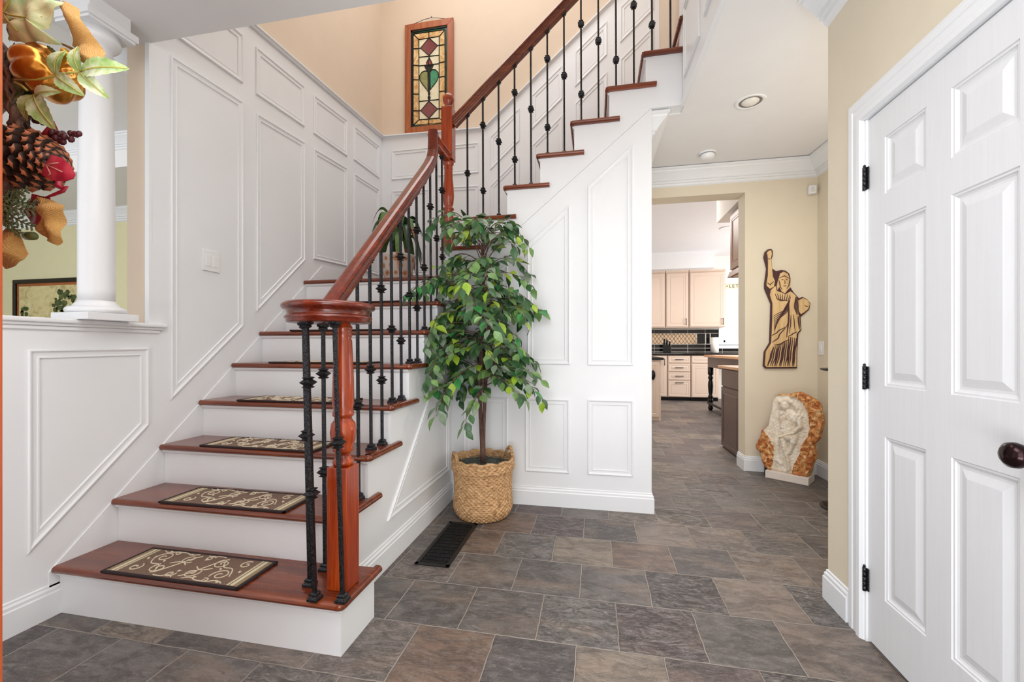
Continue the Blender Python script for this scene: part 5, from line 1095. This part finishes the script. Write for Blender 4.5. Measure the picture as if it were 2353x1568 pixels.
sheet(m, [z7(*p) for p in [(130, 960), (240, 780), (420, 820), (430, 950), (440, 1100), (330, 1135), (240, 1110)]], .012, .006, .01, 0, 8); obj('red_leaf', m, REDL, wr_)
m = MB(); sheet(m, [z6(*p) for p in [(470, 545), (560, 530), (668, 548), (620, 585), (600, 598), (530, 580)]], .010, .002, .002, 0, 6); sheet(m, [z7(*p) for p in [(175, 40), (200, 20), (265, 30), (262, 90), (245, 125), (205, 95)]], .004, .004, .004, 0, 9)
obj('maroon_leaf', m, MAR, wr_); m = MB(); rr = random.Random(6)
for (a, b) in (((545, 180), (700, 260)), ((690, 190), (785, 205)), ((555, 250), (630, 285)), ((330, 60), (405, 95)), ((500, 205), (590, 200))):
    for k in range(4):
        t_ = k/3; p = wp(*z7(a[0]+(b[0]-a[0])*t_+rr.uniform(-8, 8), a[1]+(b[1]-a[1])*t_+rr.uniform(-8, 8)), rr.uniform(-.002, .004)); r_ = .0035+.001*rr.random()
        m.tube([p+UP*r_*c+RH*r_*.6*c for c in (-1, -.7, 0, .7, 1)], [.0005, r_*.7, r_, r_*.7, .0005], 8)
obj('maroon_berries', m, MAR, wr_)
# pine cone: scales set spirally along an axis pointing right
CONE = NT('pine_cone_scale', .6); _v = CONE.mapping(); CONE.col(CONE.ramp(CONE.noise(_v, 60, 4), [(.3, lin((34, 19, 15))), (.6, lin((66, 39, 29))), (.8, lin((96, 64, 48)))])); CONE = CONE.m
CTIP = plain('pine_cone_orange_tip', (168, 96, 58), .55, var=.2, scale=60)
m = MB(); ax = (RH*.93-FW*.10-UP*.14).normalized(); ex_ = ax.cross(FW).normalized(); ez_ = ax.cross(ex_).normalized(); base_ = wp(-40, 350, .008); LC = .104
m.tube([base_, base_+ax*LC*.5, base_+ax*LC*.95], [.018, .015, .003], 16)
NS = 96
for i in range(NS):
    t_ = i/NS; th = i*GA; ra = .050*(math.sin(PI*(.28+.70*t_))**.8); c0 = base_+ax*LC*t_; rad = ex_*math.cos(th)+ez_*math.sin(th); tan = ax.cross(rad)
    L = ra*1.0; W = .0125*(1-.4*t_); lean = .75+.9*t_; d = (rad+ax*lean).normalized(); nn = d.cross(tan).normalized(); nn = nn if nn.dot(ax) > 0 else -nn
    vs = []; st_ = [(0.25, .35), (.55, .6), (.8, .95), (.93, 1.0), (1.03, .75), (1.08, .15)]
    for q, (s_, w_) in enumerate(st_):
        c = c0+d*L*s_*1.02-nn*.0035*max(0, s_-.8)*8; e = W*w_/1.0
        th_ = .0008+.0014*s_
        vs += [c+tan*e, c+nn*th_, c-tan*e, c-nn*th_]
    m.add(vs, [(q*4+k, q*4+(k+1) % 4, q*4+4+(k+1) % 4, q*4+4+k) for q in range(4) for k in range(4)], 0, True)
    o_ = len(m.v)-len(vs)
    for q in range(4, 5):
        for k in range(4): m.f.append([o_+x for x in (q*4+k, q*4+(k+1) % 4, q*4+4+(k+1) % 4, q*4+4+k)]); m.mi.append(1); m.sm.append(True)
    m.f.append([o_+20+k for k in range(4)]); m.mi.append(1); m.sm.append(False)
obj('pine_cone', m, [CONE, CTIP], wr_)
# cedar sprig
CED = plain('cedar_green', (116, 140, 104), .6, var=.3, scale=60); m = MB()
def frond(a, b, n_, L, dw):
    pts = [(a[0]+(b[0]-a[0])*i/n_, a[1]+(b[1]-a[1])*i/n_+10*math.sin(i/n_*3)) for i in range(n_+1)]
    m.tube([wp(*p, dw) for p in pts], [.0018-.0013*i/n_ for i in range(n_+1)], 5)
    an = math.atan2(b[1]-a[1], b[0]-a[0])
    for i in range(1, n_):
        for s_ in (-1, 1):
            a2 = an+s_*.75; l = L*(1-.6*i/n_); p0 = pts[i]; p1 = (p0[0]+l*math.cos(a2), p0[1]+l*math.sin(a2)); m.tube([wp(*p0, dw), wp(*p1, dw-.001)], [.0013, .0006], 5)
            for q in (.35, .65, .9):
                for s2_ in (-1, 1):
                    a3 = a2+s2_*.7; c = (p0[0]+(p1[0]-p0[0])*q, p0[1]+(p1[1]-p0[1])*q); m.tube([wp(*c, dw), wp(c[0]+l*.28*math.cos(a3), c[1]+l*.28*math.sin(a3), dw-.001)], [.0011, .0006], 4)
for a, b, n_, L, dw_ in (((5, 465), (120, 488), 9, 26, -.012), ((8, 470), (98, 525), 8, 22, -.008), ((10, 462), (88, 436), 7, 22, -.010), ((5, 478), (60, 540), 7, 20, -.004), ((12, 455), (118, 462), 8, 18, -.002), ((4, 470), (40, 520), 6, 20, -.006)): frond(a, b, n_, L, dw_)
obj('cedar_sprig', m, CED, wr_)
obj('cut_stem', MB().tube([wp(*z7(190, 1212), .01), wp(*z7(300, 1222), .004)], .006, 12), plain('green_stem', (92, 96, 44), .5), wr_)
